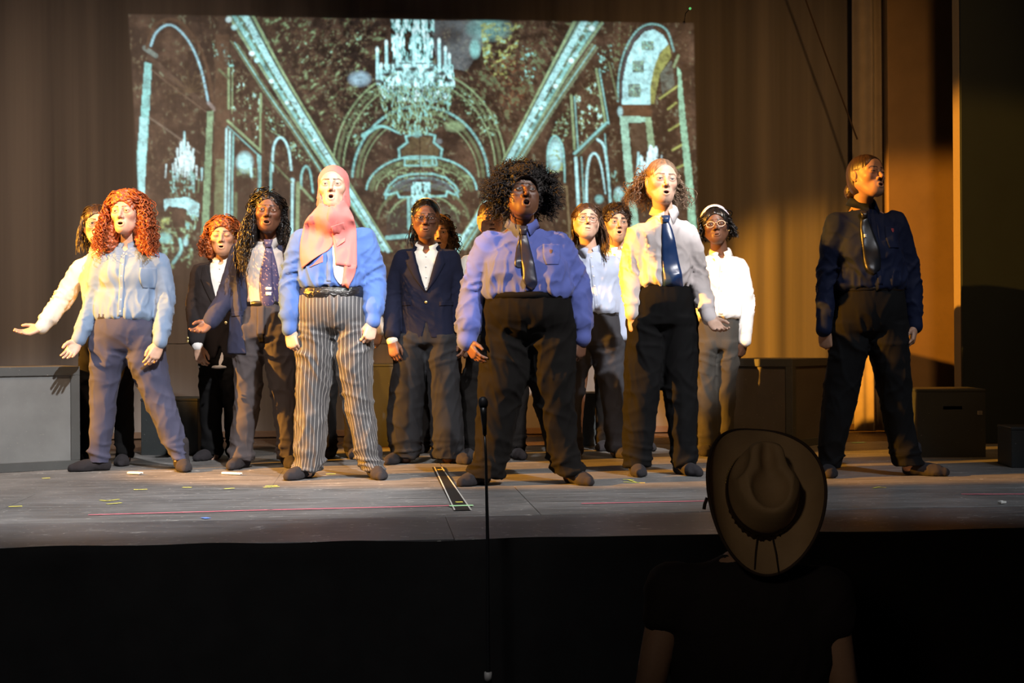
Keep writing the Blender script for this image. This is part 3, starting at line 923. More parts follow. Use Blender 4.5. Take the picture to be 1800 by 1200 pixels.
def stage_box(label, corner, w, dpt, h, rot, style='plain', slot=False, pm=None):
    """corner = floor point of the nearest left lower corner; rot turns the box about it (0 = front parallel to the picture)"""
    o = tag(bpy.data.objects.new('rehearsal_box', None), label, 'box', 'black rehearsal boxes on the stage')
    COL.objects.link(o); o.location = (corner[0], corner[1], .001); o.rotation_euler = (0, 0, rot-TH)
    pm = pm or M_BOXP
    if style == 'framed':
        MB().box((.012, .012, .0), (w-.012, dpt-.012, h-.012), .003).build('body', pm, o)
        bw = .055
        for (ax, u0, u1, y) in (('f', 0, w, 0), ('b', 0, w, dpt)):
            y0, y1 = (0, .013) if ax == 'f' else (dpt-.013, dpt)
            for lo, hi in (((0, y0, 0), (w, y1, bw)), ((0, y0, h-bw), (w, y1, h)), ((0, y0, bw), (bw, y1, h-bw)), ((w-bw, y0, bw), (w, y1, h-bw))):
                MB().box(lo, hi, .002).build('edge_board', M_BOXT, o)
        for x0, x1 in ((0, .013), (w-.013, w)):
            for lo, hi in (((x0, .013, 0), (x1, dpt-.013, bw)), ((x0, .013, h-bw), (x1, dpt-.013, h)), ((x0, .013, bw), (x1, bw, h-bw)), ((x0, dpt-bw, bw), (x1, dpt-.013, h-bw))):
                MB().box(lo, hi, .002).build('edge_board', M_BOXT, o)
        MB().box((.013, .013, h-.0121), (w-.013, dpt-.013, h-.001), .001).build('lid', M_BOXT, o)
    else:
        if slot:
            t_ = .018; sx0, sx1, sz0, sz1 = w*.38, w*.66, h*.70, h*.75
            for lo, hi in (((0, 0, 0), (w, t_, sz0)), ((0, 0, sz1), (w, t_, h)), ((0, 0, sz0), (sx0, t_, sz1)), ((sx1, 0, sz0), (w, t_, sz1))):
                pass
            m = MB()
            for lo, hi in (((0, 0, 0), (w, t_, sz0)), ((0, 0, sz1), (w, t_, h-.018)), ((0, 0, sz0), (sx0, t_, sz1)), ((sx1, 0, sz0), (w, t_, sz1))): m.box(lo, hi)
            m.build('front_panel', M_BOX, o)
            MB().box((0, t_, 0), (t_, dpt, h-.018), .001).build('side_panel', M_BOX, o)
            MB().box((w-t_, t_, 0), (w, dpt, h-.018), .001).build('side_panel', M_BOX, o)
            MB().box((t_, dpt-t_, 0), (w-t_, dpt, h-.018), .001).build('back_panel', M_BOX, o)
            MB().box((-.003, -.003, h-.018), (w+.003, dpt+.003, h), .003).build('lid', M_BOX, o)
            MB().box((w-.05, -.004, h*.62), (w-.02, .0, h*.68), .001).build('latch', plain('worn_steel', (.4, .38, .33), .4, .8), o)
        else:
            MB().box((0, 0, 0), (w, dpt, h-.018), .003).build('body', M_BOX, o)
            MB().box((-.003, -.003, h-.018), (w+.003, dpt+.003, h), .004).build('lid', M_BOX, o)
    return o


pa = at_floor(-40, 833)
stage_box('large grey panelled box at the left edge beside the red-haired singer', at_floor(-40, 833.5), .60, .62, .625, R(32), 'framed')
stage_box('small black box behind the legs of the red-haired singer', at_floor(248, 800), .40, .42, .385, R(-6))
stage_box('tall dark box glimpsed behind the pinstriped trousers', at_floor(628, 786), .42, .45, .60, R(2))
stage_box('low dark box behind the singer in the pale blue shirt', at_floor(972, 784), .345, .4, .38, R(2))
stage_box('large framed box standing cornerwise before the amber backdrop', at_floor(1394, 788), .62, .60, .625, R(52), 'framed', pm=box_mat('brown_grey_panel', (.085, .078, .07), .3))
stage_box('black box with a hand slot at the right of the stage', at_floor(1613, 804), .43, .43, .437, R(-3), slot=True)
stage_box('low black box cut by the right edge of the picture', at_floor(1778, 822), .5, .3, .237, R(-4))

# ------------------------------------------------------------------ tape marks and scraps on the deck
TAPE = {'yellow': plain('yellow_tape', (.78, .74, .12), .6), 'pink': plain('pink_tape', (.75, .16, .22), .6), 'green': plain('green_tape', (.42, .80, .42), .6), 'blue': plain('blue_tape', (.15, .28, .75), .6),
        'black': plain('black_gaffer_tape', (.012, .012, .012), .45), 'white': plain('white_paper', (.8, .78, .72), .8), 'chalk': plain('pale_tape_edge', (.5, .5, .46), .7)}


def strip(px0, py0, px1, py1, w, z=.0035):
    a, b = at_floor(px0, py0), at_floor(px1, py1)
    d = b-a; L = math.hypot(d[0], d[1]); an = math.atan2(d[1], d[0])
    m = MB().box((0, -w/2, 0), (L, w/2, .001), .0003)
    c, s_ = math.cos(an), math.sin(an)
    m.xform([[c, -s_, 0], [s_, c, 0], [0, 0, 1]], (a[0], a[1], z))
    return m


def joined(ms):
    o = MB()
    for m in ms:
        b = len(o.V); o.V += m.V; o.F += [tuple(i+b for i in f) for f in m.F]
    return o


def mark(name, col, label, *strips_, cat='tape'):
    return tag(joined([strip(*s_) for s_ in strips_]).build(name, TAPE[col]), label, cat, 'tape marks on the stage floor')


mark('tape_line', 'pink', 'long pink tape line along the left half of the stage front', (155, 906, 480, 897, .016), (470, 897.3, 800, 889.5, .016))
mark('tape_line', 'pink', 'pink tape line in front of the singer with the wide blue tie', (1022, 886, 1240, 881.5, .016))
mark('tape_line', 'pink', 'pink tape line at the right edge of the stage front', (1690, 869.5, 1830, 869.3, .018))
mark('tape_mark', 'green', 'pale green tape across the end of the black tape strip', (790, 891, 832, 890, .035, .0058))
mark('tape_mark', 'green', 'green tape dash near the back behind the singer in dark navy', (1497, 778.5, 1520, 778, .05))
mark('tape_mark', 'blue', 'small blue tape square below the pink line', (356, 912, 367, 911, .045))
mark('tape_line', 'black', 'black tape strip running upstage with pale edges', (770, 822, 813.5, 898, .075, .0042))
mark('tape_edge', 'chalk', 'pale worn left edge of the black tape strip', (763.7, 822, 799, 898, .007, .0050))
mark('tape_edge', 'chalk', 'pale worn right edge of the black tape strip', (776.3, 822, 828, 898, .007, .0050))
mark('tape_mark', 'yellow', 'yellow tape across the far end of the black strip', (770, 827, 780, 826.5, .03, .0058))
mark('tape_mark', 'yellow', 'yellow dash on the black strip just above the green tape', (801, 884.5, 813, 884, .025, .0058))
for lab, ss in (
    ('yellow tape tick farthest left on the stage floor', ((15, 891.5, 39, 890.5, .018),)),
    ('yellow tape dash in front of the large grey box', ((74, 841.5, 88, 840.8, .022),)),
    ('yellow bent tape mark, upper of two above the pink line', ((176, 880, 190, 881.5, .014), (188, 881.5, 209, 878.5, .014))),
    ('yellow bent tape mark, lower of two above the pink line', ((188, 887, 214, 884.5, .016),)),
    ('yellow tape tick in front of the small paper scrap', ((235, 861.5, 259, 860.8, .018),)),
    ('yellow tape mark in front of the singer with the grey shirt', ((321, 857.5, 337, 857.5, .02),)),
    ('yellow tape tick left of the pinstriped trousers', ((394, 860, 412, 858.8, .018),)),
    ('yellow tape double dash nearest the pinstriped trousers', ((463, 857.5, 491, 856, .014), (466, 855, 488, 854.3, .014))),
    ('yellow tape dash between the two socked feet of the pinstriped singer', ((573, 834, 590, 833.5, .018),)),
    ('yellow hook of tape in front of the singer with the wide blue tie', ((1095, 843.5, 1114, 844, .012), (1096, 848, 1134, 849.5, .014), (1105, 844, 1118, 848.5, .012))),
    ('yellow tape tick in front of the singer in dark navy', ((1535, 859, 1546, 856.5, .012), (1544, 857, 1557, 858.2, .012)))):
    mark('tape_mark', 'yellow', lab, *ss)
for lab, ss in (('crumpled white paper scrap in front of the red-haired singer', (227, 833, 248, 834, .035)), ('torn white scrap beside the foot of the singer in grey trousers', (391, 833.5, 424, 835, .02)), ('tiny white scrap at the right front of the stage', (1757, 886, 1766, 885, .02))):
    o = strip(*ss); 
    o.V = [(v[0], v[1], v[2]+.012*math.sin(i*2.1)**2*(1 if i % 3 else 0)) for i, v in enumerate(o.V)]
    tag(o.build('paper_scrap', TAPE['white']), lab, 'paper')

# ------------------------------------------------------------------ floor microphone on a tall stand in the pit
mb = at(858, 1195, 5.22)
root = tag(bpy.data.objects.new('microphone_stand', None), 'slim black microphone on a tall pole in front of the stage', 'microphone')
COL.objects.link(root); root.location = (mb[0], mb[1], -1.2)
M_MIC = plain('satin_black_metal', (.02, .02, .021), .35, .3)
top = at(850.5, 736, 5.22); off = np.array([mb[0], mb[1], -1.2])
pts = [np.array([0, 0, .02]), mb-off, at(857, 945, 5.22)-off, at(854, 800, 5.22)-off, at(852, 762, 5.22)-off]
MB().tube(pts, [.010, .008, .0065, .005, .0045], 10).build('pole', M_MIC, root, True)
p0, p1, p2, p3 = [at(x, y, 5.22)-off for x, y in ((852.3, 764, ), (850.8, 738), (849.6, 716), (849, 697))]
MB().tube([p0, p0*.4+p1*.6, p1, p1*.6+p2*.4, p2], [.0075, .0085, .011, .0115, .014], 12).build('microphone_body', M_MIC, root, True)
ax_ = (p3-p2)
MB().tube([p2, p2+ax_*.2, p2+ax_*.5, p2+ax_*.8, p2+ax_*.97, p2+ax_*1.02], [.0135, .0175, .0185, .016, .009, .002], 14).build('microphone_grille', plain('dark_mesh_grille', (.035, .035, .038), .5, .5, scale=900, var=.6), root, True)
MB().tube([mb-off+np.array([0, 0, -.012]), mb-off+np.array([0, 0, .03])], .014, 12).build('clutch', plain('grey_clutch', (.25, .24, .23), .5), root, True)
MB().tube([(0, 0, .001), (0, 0, .016), (0, 0, .022)], [.13, .13, .05], 28).build('base', M_MIC, root, True)

# stage house walls around the set
M_HOUSE = flat_mat('black_stage_house', (.012, .012, .013))
for nm, lo, hi in (('wall_back', (-12.5, 6.62, -.0), (8.1, 6.72, 6.4)), ('wall_left', (-12.6, -.0, -.0), (-12.5, 6.72, 6.4)), ('wall_right', (8.1, -.0, -.0), (8.2, 6.72, 6.4))):
    tag(MB().box(lo, hi).build(nm, M_HOUSE), 'black ' + nm.split('_')[1] + ' wall of the stage house', 'wall', kind='structure')

# ------------------------------------------------------------------ people: heads, hands, hair
def rot_head(yaw, pitch, roll):
    """yaw > 0 turns the face towards the picture's right, pitch > 0 lifts the chin, roll > 0 tips the crown to the picture's right"""
    return np.array(Matrix.Rotation(R(yaw), 3, 'Z') @ Matrix.Rotation(R(-pitch), 3, 'X') @ Matrix.Rotation(R(roll), 3, 'Y'))


def lerp(a, b, t): return np.asarray(a)*(1-t)+np.asarray(b)*t


def head_mesh(p, nb, vox):
    """canonical head, face towards -y, chin at z=-.115, eyes at z=0; nb = neck base in this frame"""
    wd = p.get('wide', 1.0); mo = p.get('mouth', .008); mw = p.get('mw', .021); nose = p.get('nose', 1.0); lip = p.get('lipr', .0062)
    closed = p.get('eyes', 1.0) < .2
    drop = mo*.75
    g = G((-.11, -.14, -.235), (.11, .13, .13), vox)
    g.ell((0, .014, .036), (.0765, .095, .080), 0)
    g.ell((0, -.026, .040), (.066*wd, .060, .056), .03)
    g.ell((0, -.024, -.022), (.067*wd, .062, .070), .03)
    for s in (-1, 1):
        g.cap((s*.054*wd, .008, -.048), (s*.021*wd, -.056, -.096-drop), .024, .019, .03)
        g.ell((s*.043*wd, -.056, -.020), (.022*wd, .023, .021), .026)
        if wd > 1.05: g.ell((s*.040*wd, -.046, -.062), (.024, .028, .03), .03)
    g.ell((0, -.066, -.1-drop), (.021, .018, .015), .024)
    g.ell((0, -.040, -.085-drop*.6), (.044*wd, .042, .028), .03)
    nb = np.array(nb)
    g.cap((0, .020, -.055), nb+np.array([0, 0, -.02]), .049*p.get('neck', 1.), .055*p.get('neck', 1.), .025)
    for s in (-1, 1):
        g.ell((s*.034, -.101, .001), (.023, .016, .014), .020, 'cut')
        g.cap((s*.050, -.066, .023), (s*.012, -.086, .020), .0085, .0085, .016)
    # nose
    g.cap((0, -.083, .012), (0, -.105-.006*nose, -.029), .0070, .0105*nose, .014)
    for s in (-1, 1): g.ell((s*.0125*nose, -.094, -.035), (.0085*nose, .010, .008), .008)
    for s in (-1, 1): g.ell((s*.0068*nose, -.104, -.044), (.0042, .006, .0045), .003, 'cut')
    # mouth
    mz = -.071-drop*.25
    g.ell((0, -.075, mz), (.034, .020, .026+mo*.7), .022)
    ang = np.linspace(0, 2*math.pi, 17)
    ring = []
    for a in ang:
        x = mw*math.cos(a); z = mz+(mo+.0035)*math.sin(a)
        if math.sin(a) > 0: z -= .0022*math.exp(-(x/.006)**2)
        ring.append(np.array([x, -.0945+1.9*x*x*10*.55-.001*math.sin(a), z]))
    for i in range(16):
        r0 = lip*(1.15 if math.sin(ang[i]) < 0 else .95)*(.55+.45*abs(math.sin(ang[i])))
        r1 = lip*(1.15 if math.sin(ang[i+1]) < 0 else .95)*(.55+.45*abs(math.sin(ang[i+1])))
        g.cap(ring[i], ring[i+1], r0, r1, .006)
    cav = max(mo, .0012)
    g.ell((0, -.096, mz), (mw*.86, .030 if mo > .004 else .010, cav), .002, 'cut')
    # lids
    op = .0043*p.get('eyes', 1.0)
    for s in (-1, 1):
        g.ell((s*.034, -.0772, .002), (.0180, .0145, .0140), .009)
        if not closed: g.ell((s*.034, -.0955, .001), (.0158, .0150, max(op, .0020)), .0012, 'cut')
    # ears
    for s in (-1, 1):
        g.ell((s*.0785*max(1, wd*.98), .014, -.004), (.0085, .018, .030), .007)
        g.ell((s*.0875*max(1, wd*.98), .008, .0), (.0058, .009, .017), .003, 'cut')
    V, F = g.mesh()
    # colour by place on the face
    sk = np.array(p['skin']); n = len(V)
    C = np.repeat(sk[None], n, 0)
    C = C*(1+.10*perlin(V*28))[:, None]
    x, y, z = V.T; ax = np.abs(x)
    front = y < -.03
    def mixc(w, c):
        nonlocal C
        w = np.clip(w, 0, 1)[:, None]; C = C*(1-w)+w*np.array(c)
    red = np.array(p.get('flush', (sk[0]*1.02, sk[1]*.72, sk[2]*.66)))
    mixc(front*.45*np.exp(-((ax-.04)/.018)**2-((z+.028)/.018)**2), red)
    mixc(front*.35*np.exp(-(x/.012)**2-((z+.034)/.012)**2), red)
    D = np.full(n, 9.)
    fi = np.where((y < -.06) & (ax < .05) & (np.abs(z-mz) < .05))[0]
    for i in range(16):
        a, b = ring[i], ring[i+1]; ab = b-a
        t = np.clip(((V[fi]-a)@ab)/(ab@ab), 0, 1)
        D[fi] = np.minimum(D[fi], np.linalg.norm(V[fi]-a-t[:, None]*ab, axis=1))
    mixc((1.0-(D-lip*.8)/.002), p.get('lip', tuple(sk*np.array([.85, .5, .5]))))
    inm = ((x/(mw*.90))**2+((z-mz)/(cav*1.0+.001))**2 < 1) & (y < -.05)
    if mo > .004:
        mixc(inm*(y > -.0925)*1., (.022, .006, .006))
        mixc(inm*(y > -.0955)*np.clip((z-mz-cav*.45)/.001, 0, 1)*(ax < mw*.6)*np.clip((-.074-y)/.002, 0, 1), (.5, .46, .4))
        mixc(inm*(y > -.088)*np.clip((mz-cav*.35-z)/.002, 0, 1)*.8, (.22, .07, .06))
    else:
        mixc((np.abs(z-mz) < .0018)*(ax < mw)*front*1., tuple(sk*.25))
    # brows, lash lines, nostrils
    bz = .0235+.005*np.clip(ax/.045, 0, 1)-.010*np.clip((ax-.040)/.016, 0, 1)**2+p.get('browup', 0)
    th = .0047*(1-.5*np.clip((ax-.022)/.034, 0, 1))*p.get('browth', 1.)
    mixc(front*(ax > .011)*(ax < .056)*np.clip((th-np.abs(z-bz))/.0012+.5, 0, 1)*.92, p.get('brow', (.02, .012, .008)))
    lz = .001+max(op, .0008)*np.sqrt(np.clip(1-((ax-.034)/.0165)**2, 0, 1))
    if closed: lz = -.002-.002*np.sqrt(np.clip(1-((ax-.034)/.0165)**2, 0, 1))
    mixc((y < -.06)*(np.abs(ax-.034) < .0168)*np.clip((.0021-np.abs(z-lz-.0006))/.001, 0, 1)*.9, p.get('lash', (.012, .008, .006)))
    mixc((y < -.06)*.4*np.exp(-((ax-.034)/.017)**2-((z-.004)/.011)**2), tuple(sk*.62))
    mixc((y < -.085)*(np.abs(ax-.0068*nose) < .004)*(np.abs(z+.043) < .0035)*1., tuple(sk*.25))
    parts = [(V, F, C)]
    if not closed:
        for s in (-1, 1):
            Ve, Fe = sphere_q((s*.034, -.0774, .002), (.0158, .0126, .0124), 28, 26)
            dx, dz = Ve[:, 0]-s*.034-p.get('gaze', 0.)*.004, Ve[:, 2]-.0015
            r = np.hypot(dx, dz); fr = Ve[:, 1] < -.078
            Ce = np.repeat(np.array([[.46, .43, .40]]), len(Ve), 0)
            Ce[(r < .0070) & fr] = p.get('iris', (.035, .018, .01)); Ce[(r < .0034) & fr] = (.004, .004, .004)
            parts.append((Ve, Fe, Ce))
    return parts


_hands = {}


def hand_mesh(curl, thumb, h=.0032):
    """right hand: wrist at the origin, fingers along +x, palm towards -z, thumb towards +y"""
    key = (round(curl, 2), round(thumb, 2), h)
    if key in _hands: return _hands[key]
    g = G((-.075, -.065, -.13), (.21, .09, .045), h)
    g.cap((-.034, 0, 0), (.01, 0, 0), .0245, .0262, 0)
    g.ell((.052, -.002, -.001), (.052, .039, .0155), .02)
    by = [.028, .009, -.011, -.029]; bx = [.088, .093, .089, .080]; ln = [.070, .079, .073, .057]; rd = [.0088, .0092, .0087, .0076]
    for i in range(4):
        g.cap((.012, by[i]*.55, 0), (bx[i], by[i], 0), .014, .0108, .010)
        p = np.array([bx[i], by[i], -.001]); a = 0.
        c = curl*(1+.10*i)
        sp = (1.5-i)*.06*(1-curl)
        for j, (f, da) in enumerate(((.45, 62), (.31, 78), (.24, 48))):
            a += R(da)*min(c, 1.15)
            d = np.array([math.cos(a), sp*math.cos(a), -math.sin(a)])
            q = p+d*ln[i]*f
            g.cap(p, q, rd[i]*(1-.07*j), rd[i]*(1-.07*(j+1)), .003)
            p = q
    t0 = np.array([.016, .022, -.006]); t1 = np.array([.046, .044-.012*thumb, -.014-.014*thumb]); t2 = np.array([.074, .056-.030*thumb, -.020-.026*thumb]); t3 = np.array([.096, .060-.046*thumb, -.022-.034*thumb])
    g.cap(t0, t1, .017, .0125, .012); g.cap(t1, t2, .012, .0102, .004); g.cap(t2, t3, .0102, .0084, .003)
    _hands[key] = g.mesh()
    return _hands[key]


def place_hand(W, D, Pn, right, size, curl, thumb, h):
    V, F = hand_mesh(curl, thumb, h)
    X = np.array(D, float); X /= np.linalg.norm(X)
    Z = -np.array(Pn, float); Z -= X*(Z@X); Z /= np.linalg.norm(Z)
    Y = np.cross(Z, X)
    if not right: Y = -Y; F = F[:, ::-1]
    return np.array(W)+size*(V[:, :1]*X+V[:, 1:2]*Y+V[:, 2:3]*Z), F


def tubes(P, rad, sides=3, taper=.35):
    """P (n,m,3) centre lines -> quads of thin tubes"""
    n, m, _ = P.shape
    T = np.gradient(P, axis=1); T /= np.linalg.norm(T, axis=2)[..., None]+1e-9
    ref = np.array([.31, .83, .46]); U = np.cross(T, ref); U /= np.linalg.norm(U, axis=2)[..., None]+1e-9
    W = np.cross(T, U)
    rr_ = (np.asarray(rad).reshape(-1, 1)*(1-(1-taper)*np.linspace(0, 1, m)[None]**2))[..., None]
    V = np.stack([P+rr_*(math.cos(2*math.pi*k/sides)*U+math.sin(2*math.pi*k/sides)*W) for k in range(sides)], 2)
    idx = np.arange(n*m*sides).reshape(n, m, sides)
    A = idx[:, :-1]; B = idx[:, 1:]
    F = np.stack([A, np.roll(A, -1, 2), np.roll(B, -1, 2), B], -1).reshape(-1, 4)
    return V.reshape(-1, 3), F


def curl_paths(P, hr, turns, rs, grow=.25):
    """wind centre lines into ringlets"""
    n, m, _ = P.shape
    T = np.gradient(P, axis=1); T /= np.linalg.norm(T, axis=2)[..., None]+1e-9
    ref = np.array([.31, .83, .46]); U = np.cross(T, ref); U /= np.linalg.norm(U, axis=2)[..., None]+1e-9
    W = np.cross(T, U)
    t = np.linspace(0, 1, m)[None, :]
    ph = rs.uniform(0, 2*math.pi, (n, 1)); sg = rs.choice([-1, 1], (n, 1))
    a = ph+sg*2*math.pi*turns*t*rs.uniform(.8, 1.2, (n, 1))
    amp = hr*np.clip(t/grow, 0, 1)*rs.uniform(.6, 1.3, (n, 1))
    return P+(amp*np.cos(a))[..., None]*U+(amp*np.sin(a))[..., None]*W


HC = np.array([0, .014, .034]); HR = np.array([.080, .100, .086])


def scalp(a, e, s=1.0):
    """azimuth a (0 = face, +-pi = back), elevation e"""
    return HC+HR*np.asarray(s)[..., None]*np.stack([np.sin(a)*np.cos(e), -np.cos(a)*np.cos(e), np.sin(e)], -1)


def falling(rs, n, amin, length, m=40, spread=.3, fwd=0., e0=(.15, 1.45), thick=(1.03, 1.28), amax=math.pi, side=0, part=True, drop_at=-.1, jit=.012):
    """locks that start on the scalp, lie over it to ear height and then hang"""
    a = rs.uniform(amin, amax, n)*rs.choice([-1, 1], n)
    if side: a = np.abs(a)*side
    e = rs.uniform(e0[0], e0[1], n)
    lay = rs.uniform(thick[0], thick[1], n)
    L = length*rs.uniform(.72, 1.08, n)
    t = np.linspace(0, 1, m)
    out = np.zeros((n, m, 3))
    k = .34
    for i in range(m):
        if t[i] < k:
            u = t[i]/k
            ee = e*(1-u)+drop_at*u
            aa = a*(.35+.65*np.minimum(1, u*1.6)) if part else a
            out[:, i] = scalp(aa, ee, 1.02+(lay-1.02)*u**.7)
        else:
            u = (t[i]-k)/(1-k)
            b = scalp(a, np.full(n, drop_at), lay)
            out[:, i, 0] = b[:, 0]*(1+spread*math.sin(u*math.pi*.55)); out[:, i, 1] = b[:, 1]-fwd*u*np.cos(a/2)**2*2+.0*u
            out[:, i, 2] = b[:, 2]-L*u
    out += (perlin(np.stack([np.repeat(rs.uniform(0, 50, n)[:, None], m, 1), np.repeat(t[None]*2.2, n, 0), np.zeros((n, m))], -1))*jit*2)[..., None]*rs.normal(size=(n, 1, 3))
    return out


def hair_cap(t=.008, vox=.0036, face=(.062, .080, .082), fz=-.012, ears=True, nape=-.085, rough=.002, seed=0., extra=None, fy=-.098, mass=0., lowcut=-.105):
    big = .06 if lowcut < -.15 or t > .03 else 0.
    g = G((-.125-big, -.135, -.2-2.2*big), (.125+big, .175+big, .165+big), vox*(1.25 if big else 1))
    g.ell((0, .016, .036), (.0745+t, .096+t, .082+t), 0)
    tf = min(t, .018); g.ell((0, -.026, .041), (.0665+tf, .0605+tf, .0565+tf), .012)
    g.ell((0, .040, -.020), (.070+t, .068+t, -nape), .03)
    if extra: extra(g)
    g.ell((0, fy, fz), (face[0]*1.04, face[1], face[2]*.93), .006, 'cut')
    if ears:
        for s in (-1, 1): g.ell((s*.085, .004, -.02), (.03, .026, .045), .008, 'cut')
    g.fn(lambda X, Y, Z: (Z-lowcut+0*X+0*Y)*1.0, (-.2, -.2, -.5), (.2, .2, lowcut), 0, 'cut')
    V, F = g.mesh()
    N = normals(V, F)
    ang = np.arctan2(V[:, 0], -(V[:, 1]-.014))
    q = np.stack([np.abs(ang)*7, V[:, 1]*18, V[:, 2]*8+seed], -1)
    kf = np.sqrt(((V[:, 0])/(face[0]*1.04))**2+((V[:, 1]-fy)/face[1])**2+((V[:, 2]-fz)/(face[2]*.93))**2)
    wt = np.clip((kf-1.02)*7, 0, 1)
    V = V+N*(wt*(rough*(ridge(q*np.array([1, 1, .4]))*1.2)+(mass*(ridge(V*38+seed)+.6*ridge(V*80+3)-.8) if mass else 0)))[:, None]
    return V, F


def merge(parts):
    Vs, Fs, n = [], [], 0
    for p in parts:
        Vs.append(p[0]); Fs.append(p[1]+n); n += len(p[0])
    return np.vstack(Vs), np.vstack(Fs)


def make_hair(style, rs):
    """head-frame geometry of each hair style; list of (part name, V, F)"""
    o = []
    if style == 'red_ringlets':
        def ex(g):
            for s in (-1, 1): g.ell((s*.082, .030, -.085), (.045, .062, .125), .03); g.ell((s*.098, .0, -.16), (.036, .045, .085), .03)
            g.ell((0, .085, -.07), (.09, .05, .14), .03); g.ell((0, .02, .06), (.092, .10, .078), .02)
        o.append(hair_cap(.012, face=(.058, .078, .080), fz=-.018, ears=False, rough=.003, extra=ex, mass=.010, lowcut=-.26))
        P = falling(rs, 520, 1.05, .27, 50, .42, .05, thick=(1.10, 1.60), jit=.012)
        o.append(tubes(curl_paths(P, .0105, 8, rs), rs.uniform(.0030, .0052, 520), 3))
    elif style == 'ginger_curls':
        def ex(g):
            for s in (-1, 1): g.ell((s*.080, .030, -.07), (.038, .055, .09), .03)
            g.ell((0, .08, -.05), (.085, .045, .10), .03)
        o.append(hair_cap(.013, face=(.060, .078, .080), fz=-.018, ears=False, rough=.003, extra=ex, mass=.009, lowcut=-.16))
        P = falling(rs, 260, 1.15, .15, 40, .38, .0, thick=(1.08, 1.45))
        o.append(tubes(curl_paths(P, .009, 5, rs), rs.uniform(.0030, .0050, 260), 3))
    elif style == 'black_long_waves':
        def ex(g):
            g.ell((-.088, .02, -.10), (.032, .05, .13), .03); g.ell((.080, .04, -.08), (.026, .045, .11), .03); g.ell((0, .075, -.05), (.08, .045, .11), .03)
        o.append(hair_cap(.007, face=(.061, .078, .083), fz=-.012, ears=False, rough=.003, extra=ex, mass=.006, lowcut=-.21))
        P1 = falling(rs, 230, 1.25, .38, 60, .45, .16, thick=(1.04, 1.35), side=-1, jit=.02)
        P2 = falling(rs, 90, 1.35, .26, 60, .25, .03, thick=(1.02, 1.22), side=1)
        P = np.vstack([P1, P2])
        o.append(tubes(curl_paths(P, .0085, 6, rs), rs.uniform(.0025, .0045, len(P)), 3))
    elif style in ('straight_dark', 'brown_long'):
        o.append(hair_cap(.008, face=(.060, .078, .082), fz=-.014, ears=style == 'brown_long', rough=.003))
        P = falling(rs, 190, 1.35, .20 if style == 'straight_dark' else .30, 30, .30, .02, thick=(1.02, 1.20), jit=.008)
        if style == 'brown_long':
            P = np.vstack([falling(rs, 110, 1.45, .27, 30, .55, .10, thick=(1.02, 1.22), side=1, jit=.01), falling(rs, 60, 1.9, .18, 30, .1, 0, thick=(1.0, 1.14), side=-1, jit=.008)])
        o.append(tubes(curl_paths(P, .003, 1.5, rs), rs.uniform(.003, .005, len(P)), 3))
    elif style in ('afro', 'short_curls', 'hidden_curls'):
        L, n, hr = {'afro': (.112, 2200, .0085), 'short_curls': (.042, 560, .007), 'hidden_curls': (.06, 300, .008)}[style]
        o.append(hair_cap(.036 if style == 'afro' else .012, face=(.066 if style == 'afro' else .060, .108 if style == 'afro' else .080, .084), fz=-.018, ears=style != 'afro', rough=.003, mass=.016 if style == 'afro' else .007, lowcut=-.09, fy=-.11 if style == 'afro' else -.098, nape=-.075))
        z = rs.uniform(-.55, 1, n*3); a = rs.uniform(-math.pi, math.pi, n*3)
        e = np.arcsin(z)
        ok = ~((np.abs(a) < 1.05) & (e < (.42 if style == 'afro' else .5))) & ~((np.abs(a) < 1.5) & (e < (-.25 if style == 'afro' else .12)))
        if style == 'short_curls': ok &= (e > -.35)
        a, e = a[ok][:n], e[ok][:n]; n = len(a)
        base = scalp(a, e, np.full(n, .97))
        d = base-HC-np.array([0, .01, -.005]); d /= np.linalg.norm(d, axis=1)[:, None]
        d = d+rs.normal(size=(n, 3))*.22; d /= np.linalg.norm(d, axis=1)[:, None]
        ln = L*rs.uniform(.7, 1.12, n)
        if style == 'afro': ln = ln*(1+.22*np.abs(np.sin(a))*(e < .5))*np.where((np.abs(a) < 1.1), .55, 1.)
        t = np.linspace(0, 1, 26)
        P = base[:, None]+d[:, None]*(ln[:, None]*t[None])[..., None]
        P[..., 2] -= (ln[:, None]*t[None]**2)*(.25 if style == 'afro' else .12)
        if style == 'short_curls': P[..., 1] -= (ln[:, None]*t[None]**2)*.35*(np.abs(a) < 1.2)[:, None]
        o.append(tubes(curl_paths(P, hr, 3.2, rs, .3), rs.uniform(.0026, .0042, n), 3))
    elif style == 'pulled_back':
        o.append(hair_cap(.005, face=(.064, .084, .092), fz=-.008, rough=.0018))
        if True:
            g = G((-.06, .07, -.15), (.06, .19, .02), .004); g.ell((0, .125, -.055), (.035, .032, .04), 0); g.ell((0, .10, -.03), (.03, .03, .025), .02)
            V, F = g.mesh(); N = normals(V, F); V = V+N*(.003*ridge(V*60))[:, None]; o.append((V, F))
    elif style == 'tied_low':
        o.append(hair_cap(.006, face=(.064, .084, .093), fz=-.008, ears=False, nape=-.095, rough=.002))
        P = np.vstack([falling(rs, 70, 2.0, .20, 30, .5, .14, thick=(.98, 1.12), side=-1, jit=.012)])
        o.append(tubes(curl_paths(P, .004, 2, rs), rs.uniform(.003, .005, len(P)), 3))
    elif style == 'frizzy_back':
        o.append(hair_cap(.006, face=(.064, .084, .091), fz=-.008, rough=.0022))
        P = falling(rs, 420, 1.75, .15, 40, .75, -.02, e0=(-.2, .5), thick=(1.02, 1.42), part=False, jit=.022)
        o.append(tubes(curl_paths(P, .009, 4, rs), rs.uniform(.0014, .0028, 420), 3))
    elif style == 'bob_locs':
        o.append(hair_cap(.012, face=(.060, .080, .083), fz=-.012, ears=False, rough=.005))
